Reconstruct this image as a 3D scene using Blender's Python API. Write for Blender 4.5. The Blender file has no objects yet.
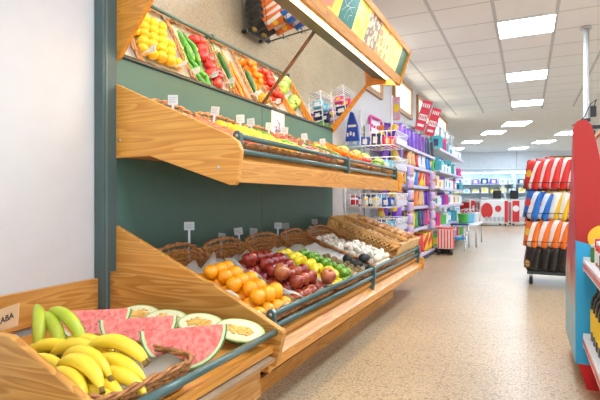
import bpy, bmesh, math, random
from mathutils import Vector, Matrix, Euler, noise
R = random.Random(11)
C = bpy.context.scene.collection
PI = math.pi
# ---------------------------------------------------------------- materials
def lin(c):
    return tuple(((x/255)/12.92 if x/255 <= .04045 else ((x/255+.055)/1.055)**2.4) for x in c) + (1,)
MATS = {}
def mat(name, c, rough=.5, metal=0, coat=0, var=0.0, nscale=8, bump=0, bscale=60, emit=0, alpha=1, trans=0, rnd=0, c2=None, spec=.5, sub=0):
    if name in MATS: return MATS[name]
    m = bpy.data.materials.new(name); m.use_nodes = True
    N = m.node_tree.nodes; L = m.node_tree.links; b = N['Principled BSDF']
    b.inputs['Roughness'].default_value = rough; b.inputs['Metallic'].default_value = metal
    b.inputs['Coat Weight'].default_value = coat; b.inputs['Coat Roughness'].default_value = .08
    b.inputs['Specular IOR Level'].default_value = spec
    if alpha < 1: b.inputs['Alpha'].default_value = alpha
    if trans: b.inputs['Transmission Weight'].default_value = trans
    if sub: b.inputs['Subsurface Weight'].default_value = sub; b.inputs['Subsurface Radius'].default_value = (.02, .01, .005)
    base = lin(c)
    tc = N.new('ShaderNodeTexCoord')
    nz = N.new('ShaderNodeTexNoise'); nz.inputs['Scale'].default_value = nscale; nz.inputs['Detail'].default_value = 4
    L.new(tc.outputs['Object'], nz.inputs['Vector'])
    rp = N.new('ShaderNodeValToRGB')
    if c2 is None:
        k = var if var else .03
        rp.color_ramp.elements[0].color = tuple(max(0, x*(1-k)) for x in base[:3]) + (1,)
        rp.color_ramp.elements[1].color = tuple(min(1, x*(1+k)) for x in base[:3]) + (1,)
    else:
        rp.color_ramp.elements[0].color = base; rp.color_ramp.elements[1].color = lin(c2)
    rp.color_ramp.elements[0].position = .35; rp.color_ramp.elements[1].position = .65
    L.new(nz.outputs['Fac'], rp.inputs['Fac'])
    out = rp.outputs['Color']
    if rnd:
        oi = N.new('ShaderNodeObjectInfo'); hs = N.new('ShaderNodeHueSaturation')
        mr = N.new('ShaderNodeMapRange'); mr.inputs['To Min'].default_value = 1-rnd; mr.inputs['To Max'].default_value = 1+rnd
        L.new(oi.outputs['Random'], mr.inputs['Value']); L.new(mr.outputs[0], hs.inputs['Value'])
        mh = N.new('ShaderNodeMapRange'); mh.inputs['To Min'].default_value = .5-rnd*.06; mh.inputs['To Max'].default_value = .5+rnd*.06
        L.new(oi.outputs['Random'], mh.inputs['Value']); L.new(mh.outputs[0], hs.inputs['Hue'])
        L.new(out, hs.inputs['Color']); out = hs.outputs['Color']
    L.new(out, b.inputs['Base Color'])
    if emit:
        L.new(out, b.inputs['Emission Color']); b.inputs['Emission Strength'].default_value = emit
    if bump:
        n2 = N.new('ShaderNodeTexNoise'); n2.inputs['Scale'].default_value = bscale; n2.inputs['Detail'].default_value = 3
        L.new(tc.outputs['Object'], n2.inputs['Vector'])
        bp = N.new('ShaderNodeBump'); bp.inputs['Strength'].default_value = bump; bp.inputs['Distance'].default_value = .004
        L.new(n2.outputs['Fac'], bp.inputs['Height']); L.new(bp.outputs[0], b.inputs['Normal'])
    MATS[name] = m; return m
def wood(name, ca, cb, axis='Y', rough=.38, scale=1.0, knots=.0):
    if name in MATS: return MATS[name]
    m = bpy.data.materials.new(name); m.use_nodes = True
    N = m.node_tree.nodes; L = m.node_tree.links; b = N['Principled BSDF']
    tc = N.new('ShaderNodeTexCoord'); mp = N.new('ShaderNodeMapping')
    s = [11*scale, 11*scale, 11*scale]; s['XYZ'.index(axis)] = .75*scale
    mp.inputs['Scale'].default_value = s
    L.new(tc.outputs['Object'], mp.inputs['Vector'])
    nz = N.new('ShaderNodeTexNoise'); nz.inputs['Scale'].default_value = 1.0; nz.inputs['Detail'].default_value = 2; nz.inputs['Distortion'].default_value = .15
    L.new(mp.outputs[0], nz.inputs['Vector'])
    mu = N.new('ShaderNodeMath'); mu.operation = 'MULTIPLY'; mu.inputs[1].default_value = 14; L.new(nz.outputs['Fac'], mu.inputs[0])
    fr = N.new('ShaderNodeMath'); fr.operation = 'FRACT'; L.new(mu.outputs[0], fr.inputs[0])
    r1 = N.new('ShaderNodeValToRGB')
    r1.color_ramp.elements[0].color = lin(ca); r1.color_ramp.elements[1].color = lin(ca); r1.color_ramp.elements[0].position = 0
    e = r1.color_ramp.elements.new(.75); e.color = lin(cb)
    r1.color_ramp.elements.new(.88).color = lin(cb)
    L.new(fr.outputs[0], r1.inputs['Fac'])
    n2 = N.new('ShaderNodeTexNoise'); n2.inputs['Scale'].default_value = 9; n2.inputs['Detail'].default_value = 5
    L.new(mp.outputs[0], n2.inputs['Vector'])
    mx = N.new('ShaderNodeMixRGB'); mx.blend_type = 'MULTIPLY'; mx.inputs['Fac'].default_value = .22
    r2 = N.new('ShaderNodeValToRGB'); r2.color_ramp.elements[0].color = (.55, .5, .42, 1); r2.color_ramp.elements[0].position = .3; r2.color_ramp.elements[1].position = .6
    L.new(n2.outputs['Fac'], r2.inputs['Fac']); L.new(r1.outputs[0], mx.inputs[1]); L.new(r2.outputs[0], mx.inputs[2])
    L.new(mx.outputs[0], b.inputs['Base Color'])
    b.inputs['Roughness'].default_value = rough; b.inputs['Coat Weight'].default_value = .15; b.inputs['Coat Roughness'].default_value = .25
    MATS[name] = m; return m
WA, WB = (228, 160, 70), (208, 134, 48)
W_Y = wood('pine_grain_y', WA, WB, 'Y'); W_X = wood('pine_grain_x', WA, WB, 'X'); W_Z = wood('pine_grain_z', WA, WB, 'Z')
W_D = wood('pine_grain_strong', (216, 156, 78), (184, 122, 50), 'X', scale=.9)
W_DY = wood('pine_grain_strong_y', (222, 164, 86), (192, 130, 58), 'Y', scale=.9)
W_C = wood('crate_wood', (240, 194, 120), (222, 168, 92), 'Y', scale=2)
W_F = wood('window_wood', (190, 140, 84), (166, 116, 62), 'Z', scale=2)
GREEN = mat('green_laminate', (70, 108, 96), .45)
POSTG = mat('dark_green_post', (74, 92, 90), .45)
TUBE = mat('green_tube_paint', (74, 100, 96), .33, coat=.3)
WHITE = mat('white_plaster', (208, 205, 204), .7, var=.015)
WHITEC = mat('white_paint', (236, 236, 236), .5)
METAL = mat('steel', (190, 190, 188), .3, metal=.9)
CHROME = mat('chrome', (225, 225, 225), .15, metal=1)
BLACK = mat('black_plastic', (28, 28, 30), .4)
DGREY = mat('dark_grey_metal', (74, 78, 82), .4, metal=.4)
WIRE = mat('white_wire', (240, 240, 240), .4)
PAPER = mat('white_paper', (250, 247, 240), .8, var=.03, bump=.3, bscale=30)
WICK = mat('wicker', (196, 134, 76), .6, c2=(140, 86, 44), nscale=35)
WICKU = mat('wicker_pale', (206, 150, 92), .6, c2=(150, 94, 48), nscale=35)
ACRYL = mat('clear_acrylic', (235, 240, 245), .1, alpha=.7)
CLEAR = mat('clear_glass', (245, 250, 250), .05, alpha=.18)
# ---------------------------------------------------------------- builders
def wloc(o):
    v = Vector((0, 0, 0))
    while o: v += o.location; o = o.parent
    return v
def obj(name, bm, m, parent=None, world=True, smooth=False):
    me = bpy.data.meshes.new(name)
    if parent and world: bmesh.ops.translate(bm, vec=-wloc(parent), verts=bm.verts)
    bm.normal_update(); bm.to_mesh(me); bm.free()
    if smooth:
        for p in me.polygons: p.use_smooth = True
    for mm in (m if isinstance(m, (list, tuple)) else [m]): me.materials.append(mm)
    o = bpy.data.objects.new(name, me); C.objects.link(o)
    if parent: o.parent = parent
    return o
def tag(o, label, cat, group=None, kind=None):
    if label: o['label'] = label
    if cat: o['category'] = cat
    if group: o['group'] = group
    if kind: o['kind'] = kind
    return o
def thing(name, label, cat, loc=(0, 0, 0), rz=0, group=None):
    o = bpy.data.objects.new(name, None); C.objects.link(o); o.empty_display_size = .05
    o.location = loc; o.rotation_euler = (0, 0, rz)
    return tag(o, label, cat, group)
def struct(name, bm, m): return tag(obj(name, bm, m), None, None, kind='structure')
def dup(root, loc, rot=(0, 0, 0), label=None, group=None, scale=None):
    def cp(o, par):
        c = o.copy(); C.objects.link(c)
        if par: c.parent = par
        for ch in list(o.children): cp(ch, c)
        return c
    r = cp(root, None); r.location = loc; r.rotation_euler = rot
    if scale: r.scale = scale if hasattr(scale, '__len__') else (scale,)*3
    if label: r['label'] = label
    if group: r['group'] = group
    return r
class Placer:
    """first call moves the prototype itself, later calls copy it"""
    def __init__(s, root): s.root = root; s.used = False; s.base = None
    def __call__(s, loc, rot=(0, 0, 0), label=None, group=None, scale=None):
        if not s.used:
            s.used = True; r = s.root; r.location = loc; r.rotation_euler = rot
            if scale: r.scale = scale if hasattr(scale, '__len__') else (scale,)*3
            if label: r['label'] = label
            if group: r['group'] = group
            return r
        return dup(s.root, loc, rot, label, group, scale or (1, 1, 1))
def BM(): return bmesh.new()
def box(bm, x0, x1, y0, y1, z0, z1, M=None, mi=0, bev=0):
    co = [(x, y, z) for x in (x0, x1) for y in (y0, y1) for z in (z0, z1)]
    v = [bm.verts.new(M @ Vector(c) if M else c) for c in co]
    fs = []
    for q in ((0, 1, 3, 2), (4, 6, 7, 5), (0, 4, 5, 1), (2, 3, 7, 6), (0, 2, 6, 4), (1, 5, 7, 3)):
        f = bm.faces.new([v[i] for i in q]); f.material_index = mi; fs.append(f)
    if bev:
        es = list({e for f in fs for e in f.edges})
        bmesh.ops.bevel(bm, geom=es, offset=bev, segments=2, affect='EDGES', profile=.5)
    return bm
def prism(bm, poly, y0, y1, axis='Y', bev=0, mi=0, M=None):
    """poly (a,b) extruded: axis Y -> (X,Z); axis X -> (Y,Z); axis Z -> (X,Y)"""
    def P(a, b, t):
        p = (a, t, b) if axis == 'Y' else ((t, a, b) if axis == 'X' else (a, b, t))
        return M @ Vector(p) if M else p
    A = [bm.verts.new(P(a, b, y0)) for a, b in poly]; B = [bm.verts.new(P(a, b, y1)) for a, b in poly]
    fs = [bm.faces.new(A), bm.faces.new(B[::-1])]
    n = len(poly)
    for i in range(n): fs.append(bm.faces.new((A[i], B[i], B[(i+1) % n], A[(i+1) % n])))
    for f in fs: f.material_index = mi
    bmesh.ops.recalc_face_normals(bm, faces=fs)
    if bev:
        es = list({e for f in fs[:2] for e in f.edges})
        bmesh.ops.bevel(bm, geom=es, offset=bev, segments=2, affect='EDGES', profile=.5)
    return bm
def tube(bm, pts, r, n=8, closed=False, cap=True, mi=0, M=None):
    pts = [Vector(p) for p in pts]; k = len(pts); rings = []
    up = Vector((0, 0, 1)); prev = None
    for i, p in enumerate(pts):
        if closed: d = pts[(i+1) % k]-pts[i-1]
        else: d = pts[min(i+1, k-1)]-pts[max(i-1, 0)]
        d.normalize()
        if prev is None:
            a = d.cross(up)
            if a.length < .05: a = d.cross(Vector((1, 0, 0)))
        else:
            a = prev - d*prev.dot(d)
        a.normalize(); prev = a; b = d.cross(a)
        rr = r[i] if hasattr(r, '__len__') else r
        rings.append([bm.verts.new((M @ (p+(a*math.cos(t)+b*math.sin(t))*rr)) if M else p+(a*math.cos(t)+b*math.sin(t))*rr) for t in [2*PI*j/n for j in range(n)]])
    for i in range(k if closed else k-1):
        A, B = rings[i], rings[(i+1) % k]
        for j in range(n):
            f = bm.faces.new((A[j], A[(j+1) % n], B[(j+1) % n], B[j])); f.smooth = True; f.material_index = mi
    if cap and not closed:
        bm.faces.new(rings[0][::-1]).material_index = mi; bm.faces.new(rings[-1]).material_index = mi
    return bm
def lathe(bm, prof, n=20, M=None, mi=0, wob=None):
    rings = []
    for r, z in prof:
        if r < 1e-5:
            rings.append([bm.verts.new(M @ Vector((0, 0, z)) if M else (0, 0, z))])
        else:
            row = []
            for j in range(n):
                t = 2*PI*j/n; k = wob(t, z) if wob else 1
                p = Vector((r*k*math.cos(t), r*k*math.sin(t), z)); row.append(bm.verts.new(M @ p if M else p))
            rings.append(row)
    for A, B in zip(rings, rings[1:]):
        for j in range(n):
            a0 = A[j % len(A)]; a1 = A[(j+1) % len(A)]; b0 = B[j % len(B)]; b1 = B[(j+1) % len(B)]
            vs = []
            for v in (a0, a1, b1, b0):
                if v not in vs: vs.append(v)
            if len(vs) > 2:
                f = bm.faces.new(vs); f.smooth = True; f.material_index = mi
    bmesh.ops.recalc_face_normals(bm, faces=bm.faces[:])
    return bm
def ell(bm, r, M=None, n=16, m=10, mi=0):
    return lathe(bm, [(math.sin(PI*i/m)*r[0], -math.cos(PI*i/m)*r[2]) for i in range(m+1)], n, M, mi) if r[0] == r[1] else \
        lathe(bm, [(math.sin(PI*i/m), -math.cos(PI*i/m)) for i in range(m+1)], n, (M or Matrix())@Matrix.Diagonal((*r, 1)), mi)
def T(*v): return Matrix.Translation(v)
def Rot(a, ax): return Matrix.Rotation(a, 4, ax)
def text(name, s, size, M, m, parent, ext=.001):
    cu = bpy.data.curves.new(name, 'FONT'); cu.body = s; cu.size = size; cu.extrude = ext; cu.align_x = 'CENTER'; cu.align_y = 'CENTER'
    o = bpy.data.objects.new(name, cu); C.objects.link(o); bpy.context.view_layer.update()
    me = bpy.data.meshes.new_from_object(o); bpy.data.objects.remove(o)
    me.transform(M); me.transform(Matrix.Translation(-wloc(parent)) if parent else Matrix())
    me.materials.clear(); me.materials.append(m)
    o = bpy.data.objects.new(name, me); C.objects.link(o); o.parent = parent
    return o
# ---------------------------------------------------------------- camera
cam = bpy.data.cameras.new('camera'); co = bpy.data.objects.new('camera', cam); C.objects.link(co)
cam.sensor_width = 36; cam.lens = 470/600*36; cam.shift_y = -2/600; cam.clip_start = .02
co.location = (0, 0, .93); co.rotation_euler = (PI/2, 0, math.atan(228/470))
bpy.context.scene.camera = co
# ---------------------------------------------------------------- setting
HZ = 2.90; WX = -1.86
def floor_mat():
    m = bpy.data.materials.new('terrazzo_floor'); m.use_nodes = True
    N = m.node_tree.nodes; L = m.node_tree.links; b = N['Principled BSDF']
    tc = N.new('ShaderNodeTexCoord')
    v = N.new('ShaderNodeTexNoise'); v.inputs['Scale'].default_value = 95; v.inputs['Detail'].default_value = 3; v.inputs['Roughness'].default_value = .6
    L.new(tc.outputs['Object'], v.inputs['Vector'])
    r = N.new('ShaderNodeValToRGB'); E = r.color_ramp.elements
    E[0].position = .30; E[0].color = lin((96, 80, 62)); E[1].position = .38; E[1].color = lin((160, 142, 114))
    E.new(.5).color = lin((194, 168, 134)); E.new(.60).color = lin((202, 180, 150)); E.new(.68).color = lin((216, 206, 188))
    L.new(v.outputs['Fac'], r.inputs['Fac'])
    n = N.new('ShaderNodeTexNoise'); n.inputs['Scale'].default_value = 1.2; n.inputs['Detail'].default_value = 3
    L.new(tc.outputs['Object'], n.inputs['Vector'])
    r2 = N.new('ShaderNodeValToRGB'); r2.color_ramp.elements[0].color = (.86, .84, .82, 1); r2.color_ramp.elements[0].position = .3; r2.color_ramp.elements[1].position = .7
    L.new(n.outputs['Fac'], r2.inputs['Fac'])
    mx = N.new('ShaderNodeMixRGB'); mx.blend_type = 'MULTIPLY'; mx.inputs[0].default_value = 1
    L.new(r.outputs[0], mx.inputs[1]); L.new(r2.outputs[0], mx.inputs[2])
    br = N.new('ShaderNodeTexBrick'); br.offset = 0; br.inputs['Scale'].default_value = 1; br.inputs['Brick Width'].default_value = .4; br.inputs['Row Height'].default_value = .4
    br.inputs['Mortar Size'].default_value = .0022; br.inputs['Mortar Smooth'].default_value = .3; br.inputs['Color1'].default_value = (1, 1, 1, 1); br.inputs['Color2'].default_value = (.97, .965, .96, 1); br.inputs['Mortar'].default_value = (.74, .71, .68, 1)
    L.new(tc.outputs['Object'], br.inputs['Vector'])
    m2 = N.new('ShaderNodeMixRGB'); m2.blend_type = 'MULTIPLY'; m2.inputs[0].default_value = 1; L.new(mx.outputs[0], m2.inputs[1]); L.new(br.outputs['Color'], m2.inputs[2])
    vo = N.new('ShaderNodeTexVoronoi'); vo.inputs['Scale'].default_value = 75; L.new(tc.outputs['Object'], vo.inputs['Vector'])
    sepc = N.new('ShaderNodeSeparateColor'); L.new(vo.outputs['Color'], sepc.inputs[0])
    r3 = N.new('ShaderNodeValToRGB'); r3.color_ramp.interpolation = 'CONSTANT'; E3 = r3.color_ramp.elements
    E3[0].color = (.42, .36, .30, 1); E3[0].position = 0; E3[1].position = .12; E3[1].color = (1, 1, 1, 1); E3.new(.6).color = (.9, .87, .83, 1); E3.new(.8).color = (1.12, 1.12, 1.12, 1)
    L.new(sepc.outputs[0], r3.inputs['Fac'])
    m3 = N.new('ShaderNodeMixRGB'); m3.blend_type = 'MULTIPLY'; m3.inputs[0].default_value = .5; L.new(m2.outputs[0], m3.inputs[1]); L.new(r3.outputs[0], m3.inputs[2])
    L.new(m3.outputs[0], b.inputs['Base Color'])
    b.inputs['Roughness'].default_value = .33; b.inputs['Specular IOR Level'].default_value = .5
    return m
def ceil_mat():
    m = bpy.data.materials.new('ceiling_tiles'); m.use_nodes = True
    N = m.node_tree.nodes; L = m.node_tree.links; b = N['Principled BSDF']
    tc = N.new('ShaderNodeTexCoord'); sp = N.new('ShaderNodeSeparateXYZ'); L.new(tc.outputs['Object'], sp.inputs[0])
    outs = []
    for ax, off in (('X', -.924), ('Y', 5.67)):
        a = N.new('ShaderNodeMath'); a.operation = 'SUBTRACT'; a.inputs[1].default_value = off-60; L.new(sp.outputs[ax], a.inputs[0])
        d = N.new('ShaderNodeMath'); d.operation = 'DIVIDE'; d.inputs[1].default_value = .6; L.new(a.outputs[0], d.inputs[0])
        f = N.new('ShaderNodeMath'); f.operation = 'PINGPONG'; f.inputs[1].default_value = .5; L.new(d.outputs[0], f.inputs[0])
        l = N.new('ShaderNodeMath'); l.operation = 'LESS_THAN'; l.inputs[1].default_value = .03 if ax == 'X' else .018; L.new(f.outputs[0], l.inputs[0])
        outs.append(l)
    mxx = N.new('ShaderNodeMath'); mxx.operation = 'MAXIMUM'; L.new(outs[0].outputs[0], mxx.inputs[0]); L.new(outs[1].outputs[0], mxx.inputs[1])
    c = N.new('ShaderNodeMixRGB'); c.inputs[1].default_value = lin((246, 247, 248)); c.inputs[2].default_value = lin((204, 206, 208))
    L.new(mxx.outputs[0], c.inputs[0]); L.new(c.outputs[0], b.inputs['Base Color']); b.inputs['Roughness'].default_value = .8
    return m
CW = mat('ceiling_white', (246, 247, 248), .8)
struct('floor', box(BM(), -9, 9, -1, 26, -.1, 0), floor_mat())
struct('ceiling', box(BM(), WX-.1, 9, -1, 11.67, HZ, HZ+.1), ceil_mat())
struct('ceiling', box(BM(), -9, 9, 11.67, 26, HZ+.001, HZ+.1), CW)
struct('wall_left', box(BM(), WX-.12, WX, -1, 12.5, 0, HZ), WHITE)
struct('wall_left', box(BM(), -9, WX-.12, 12.4, 12.5, 0, HZ), WHITE)
struct('wall_left', box(BM(), -9.1, -9, 11.67, 26, 0, HZ), WHITE)
AB = math.radians(13.5)
BB = T(-.69, 21.9, 0) @ Rot(AB, 'Z')      # frame of the back wall
wb = box(BM(), -8.6, 11, 0, .15, 0, HZ, BB)
struct('wall_back', wb, mat('back_wall_white', (228, 232, 236), .7))
wt = box(BM(), -8.6, 11, -.02, 0, 2.12, 2.16, BB); box(wt, .25, .27, -.01, 0, 2.16, HZ, BB)
struct('trim_1', wt, mat('grey_trim', (176, 180, 184), .6))
# windows high on the left wall
PANE = mat('bright_window_pane', (255, 246, 224), .3, emit=.9)
for i, (y0, y1) in enumerate([(5.3, 6.42), (7.05, 8.32), (8.75, 9.92), (10.85, 12.2)]):
    z0, z1 = 2.30, 2.84
    b = BM()
    for (a0, a1, c0, c1) in ((y0, y1, z0, z0+.07), (y0, y1, z1-.06, z1), (y0, y0+.08, z0+.07, z1-.06), (y1-.08, y1, z0+.07, z1-.06)):
        box(b, WX, WX+.04, a0, a1, c0, c1)
    w = struct('window_%d' % (i+1), b, W_F)
    obj('pane', box(BM(), WX+.002, WX+.012, y0+.08, y1-.08, z0+.07, z1-.06), PANE, w)
b = BM()
for q in ((1.55, 2.65, 2.05, 2.13), (1.55, 2.65, 2.60, 2.68), (1.55, 1.63, 2.13, 2.6), (2.05, 2.11, 2.13, 2.6), (2.57, 2.65, 2.13, 2.6)): box(b, q[0], q[1], -.05, 0, q[2], q[3], BB)
w = struct('window_5', b, W_F); obj('pane', box(BM(), 1.63, 2.57, -.02, -.005, 2.13, 2.6, BB), PANE, w)
# ceiling light panels
LP = mat('light_panel', (224, 239, 255), .5, emit=19)
LP2 = mat('far_light_panel', (224, 239, 255), .5, emit=11)
LF = mat('light_frame', (225, 225, 225), .5)
def ceiling_light(x0, x1, y0, y1, label, M=None, z=HZ):
    M = M or Matrix()
    cx, cy = (x0+x1)/2, (y0+y1)/2
    p = M @ Vector((cx, cy, z-.02))
    t = thing('ceiling_light', label, 'ceiling light', p)
    f = BM()
    for q in ((x0, x1, y0, y0+.015), (x0, x1, y1-.015, y1), (x0, x0+.015, y0+.015, y1-.015), (x1-.015, x1, y0+.015, y1-.015)): box(f, q[0], q[1], q[2], q[3], z-.018, z, M)
    obj('frame', f, LF, t)
    obj('diffuser', box(BM(), x0+.015, x1-.015, y0+.015, y1-.015, z-.012, z-.002, M), LP2 if M != Matrix() else LP, t)
rowl = ['square lit ceiling panel nearest the camera, largest in view', 'square lit ceiling panel second along the aisle row', 'square lit ceiling panel third along the aisle row, before the plain ceiling']
for i, y in enumerate((5.67, 8.07, 10.47)):
    ceiling_light(-.32, .28, y, y+.6, rowl[i])
ceiling_light(-.32, .28, 3.27, 3.87, 'square lit ceiling panel over the aisle beside the display canopy')
ceiling_light(-.32, .28, .87, 1.47, 'square lit ceiling panel over the front end of the aisle')
for y in (.87, 3.27, 5.67, 8.07): ceiling_light(2.08, 2.68, y, y+.6, ['first', 'second', 'third', 'fourth'][int((y-.8)/2.4)]+' added unseen fill light panel from the front, right of the aisle')  # extra panels out of view, added to brighten the shop
AR = Rot(AB, 'Z')
far = [(-.28, 13.64, 'far lit panel in plain ceiling, nearest of the angled ones'), (-.94, 15.2, 'far lit panel in plain ceiling, second of the angled ones, left of the nearest'), (-1.77, 17.4, 'far lit panel in plain ceiling above the left shelves, third of the left row'),
       (.49, 18.4, 'far lit panel in plain ceiling above the crisp rack'), (-.34, 20.4, 'far lit panel in plain ceiling close to the back wall'), (1.11, 16.25, 'far lit panel in plain ceiling beside the steel pole'), (-2.6, 19.5, 'small far lit panel in plain ceiling at the back left')]
for x, y, l in far:
    ceiling_light(-.31, .31, -.42, .42, l, T(x, y, 0) @ AR)
# ---------------------------------------------------------------- produce display
YN, YF, YL = 1.68, 4.50, 4.80
BX = -1.81
def zl(x): return .335+.35*(-.98-x)            # lower tray surface
def zu(x): return 1.105+.40*(-1.15-x)          # upper tray surface
TH = math.radians(48.3)
D = thing('produce_display', 'long green and pine fruit and vegetable display with slanted mirror canopy', 'display stand', (-1.4, 3.1, 0))
def part(n, bm, m, p=None, **k): return obj(n, bm, m, p or D, **k)
bp = part('post', box(BM(), -1.858, -1.80, 1.585, 1.672, 0, 2.75, bev=.004), POSTG)
obj('post_edge', box(BM(), -1.80, -1.796, 1.60, 1.61, 0, 2.75), mat('post_groove', (100, 118, 114), .5), bp)
b = BM()                                         # back panel built of boards with fine gaps
for (y0, y1) in ((YN-.005, 3.07), (3.076, YF)):
    for (z0, z1) in ((0, .62), (.62, 1.135), (1.139, 1.44), (1.444, 1.622)): box(b, BX-.02, BX, y0, y1, z0, z1)
part('back_panel', b, GREEN)
part('mirror_ledge', box(BM(), BX-.02, BX+.012, YN+.005, YF, 1.624, 1.636), mat('dark_edge', (40, 52, 48), .4))
# mirror in two leaves
MR = bpy.data.materials.new('mirror_glass'); MR.use_nodes = True; q = MR.node_tree.nodes['Principled BSDF']
q.inputs['Metallic'].default_value = 1; q.inputs['Roughness'].default_value = .02; q.inputs['Base Color'].default_value = (.93, .93, .9, 1)
ct, st = math.cos(TH), math.sin(TH); ML = .66
def mir(y0, y1):
    bm = BM(); px, pz = BX+.002, 1.638
    n = Vector((-st, 0, ct))*.006
    a = Vector((px, 0, pz)); e = a+Vector((ct, 0, st))*ML
    return prism(bm, [(a.x, a.z), (e.x, e.z), (e.x+n.x, e.z+n.z), (a.x+n.x, a.z+n.z)], y0, y1)
part('mirror', mir(YN+.012, 3.070), MR); part('mirror', mir(3.076, YF-.012), MR)
part('mirror_joint_strip', prism(BM(), [(BX+.004, 1.636), (BX+.004+ct*ML, 1.636+st*ML), (BX+.010+ct*ML, 1.631+st*ML), (BX+.010, 1.631)], 3.066, 3.08), mat('brown_strip', (120, 88, 58), .5))
ex, ez = BX+ct*ML, 1.638+st*ML                   # top of the mirror (-1.37, 2.13)
SIDE = [(BX, 1.60), (-1.79, 1.612), (ex-.06, ez-.092), (ex+.03, ez-.085), (-1.16, 2.02), (-1.11, 2.01), (-1.09, 2.06), (-1.0, 2.33), (-1.02, 2.36), (-1.3, 2.46), (BX, 2.46)]
for y in (YN-.012, YF-.012): part('mirror_side_board', prism(BM(), SIDE, y, y+.024, bev=.003), wood('pine_side', (226, 156, 58), (206, 130, 38), 'X'))
cano = part('canopy', prism(BM(), [(-1.165, 2.045), (-1.115, 2.025), (-1.092, 2.085), (-1.145, 2.105)], YN+.012, YF-.012, bev=.004), W_Y)
obj('canopy_top_rail', prism(BM(), [(-1.06, 2.315), (-1.015, 2.30), (-1.0, 2.335), (-1.05, 2.36)], YN+.012, YF-.012, bev=.004), W_Y, cano)
obj('canopy_cover', prism(BM(), [(-1.05, 2.345), (-1.3, 2.44), (-1.3, 2.452), (-1.045, 2.358)], YN+.012, YF-.012), W_Y, cano)
obj('green_valance', prism(BM(), [(ex-.01, ez-.012), (-1.232, 2.066), (-1.228, 2.084), (ex, ez+.02)], YN+.012, YF-.012), mat('olive_green_metal', (70, 92, 70), .45), cano)
obj('lamp_tray', prism(BM(), [(-1.232, 2.070), (-1.212, 2.094), (-1.166, 2.094), (-1.166, 2.102), (-1.216, 2.102), (-1.232, 2.084)], YN+.012, YF-.012), mat('cream_metal', (226, 204, 158), .5), cano)
obj('light_strip', prism(BM(), [(-1.200, 2.084), (-1.180, 2.084), (-1.180, 2.090), (-1.200, 2.090)], YN+.02, YF-.02), mat('warm_light_strip', (255, 232, 180), .5, emit=48), cano)
# picture panels on the canopy front
def picmat(name, bg, blob, blob2, sc, th=.45):
    m = bpy.data.materials.new(name); m.use_nodes = True
    N = m.node_tree.nodes; L = m.node_tree.links; b = N['Principled BSDF']
    tc = N.new('ShaderNodeTexCoord'); v = N.new('ShaderNodeTexVoronoi'); v.inputs['Scale'].default_value = sc
    L.new(tc.outputs['Object'], v.inputs['Vector'])
    r = N.new('ShaderNodeValToRGB'); E = r.color_ramp.elements
    E[0].color = lin(blob2); E[0].position = 0; E[1].color = lin(bg); E[1].position = th+.06
    E.new(th*.55).color = lin(blob); E.new(th).color = lin(blob)
    L.new(v.outputs['Distance'], r.inputs['Fac']); L.new(r.outputs[0], b.inputs['Base Color'])
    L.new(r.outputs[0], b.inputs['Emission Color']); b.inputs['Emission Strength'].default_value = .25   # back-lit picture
    b.inputs['Roughness'].default_value = .3
    return m
PX = [(1.70, 2.10, ('apples', (120, 150, 40), (214, 60, 40), (240, 150, 80), 9)), (2.10, 2.83, ('peaches', (214, 110, 60), (255, 190, 40), (255, 224, 90), 6)),
      (2.83, 3.09, ('green_board', (0, 104, 88), (0, 98, 82), (0, 110, 92), 2)), (3.09, 3.34, ('green_apples', (246, 226, 110), (190, 206, 60), (226, 226, 110), 9)),
      (3.34, 3.62, ('nuts', (128, 104, 84), (206, 176, 140), (238, 214, 176), 20)), (3.62, 3.92, ('mixed_fruit', (240, 200, 120), (226, 130, 70), (255, 226, 120), 14)),
      (3.92, 4.28, ('lemons', (246, 210, 90), (252, 232, 140), (240, 150, 40), 9)), (4.28, YF-.012, ('green_end', (66, 96, 66), (62, 92, 62), (70, 98, 70), 2))]
for y0, y1, pm in PX:
    pp = obj('picture_panel', prism(BM(), [(-1.104, 2.09), (-1.028, 2.312), (-1.036, 2.315), (-1.112, 2.093)], y0, y1), picmat('picture_'+pm[0], *pm[1:]), cano)
    if pm[0] == 'green_board':
        w = BM()
        for pts in ([(.1, .25), (.35, .5), (.5, .7), (.6, .9)], [(.1, .55), (.3, .45), (.5, .5), (.75, .4)], [(.35, .1), (.4, .35), (.55, .5), (.8, .6)], [(.55, .1), (.6, .3), (.75, .35)]):
            tube(w, [(-1.103+.076*v, y0+(y1-y0)*u, 2.092+.22*v) for u, v in pts], .0018, 5)
        obj('white_drawing', w, WHITEC, pp)
# upper shelf
UP = [(BX, 1.488), (-1.14, 1.196), (-1.10, 1.17), (-1.082, 1.13), (-1.098, 1.0), (-1.115, .985), (-1.14, .985), (-1.586, 1.125), (BX, 1.124)]
for y in (YN-.015, YF-.01):
    sb = part('upper_side_board', prism(BM(), UP, y, y+.025, bev=.004), wood('pine_side2', (234, 168, 76), (212, 138, 50), 'X', scale=.8))
    bb = BM()
    for (x, z) in ((-1.78, 1.21), (-1.20, 1.06)): lathe(bb, [(0, .003), (.007, .002), (.009, -.001)], 12, T(x, y, z) @ Rot(PI/2, 'X'))
    obj('bolt', bb, METAL, sb)
part('upper_shelf', prism(BM(), [(BX, zu(BX)), (-1.12, zu(-1.12)), (-1.12, zu(-1.12)-.02), (BX, zu(BX)-.02)], YN+.01, YF-.01), W_Y)
part('upper_shelf_underside', prism(BM(), [(BX, 1.13), (-1.58, 1.127), (-1.15, 1.0), (-1.15, 1.015), (-1.58, 1.142), (BX, 1.145)], YN+.01, YF-.01), W_Y)
for (y0, y1) in ((YN+.01, 3.43), (3.434, YF-.01)):
    part('upper_front_board', prism(BM(), [(-1.155, 1.0), (-1.125, .998), (-1.118, 1.085), (-1.128, 1.092), (-1.15, 1.085)], y0, y1, bev=.003), W_Y)
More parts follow.
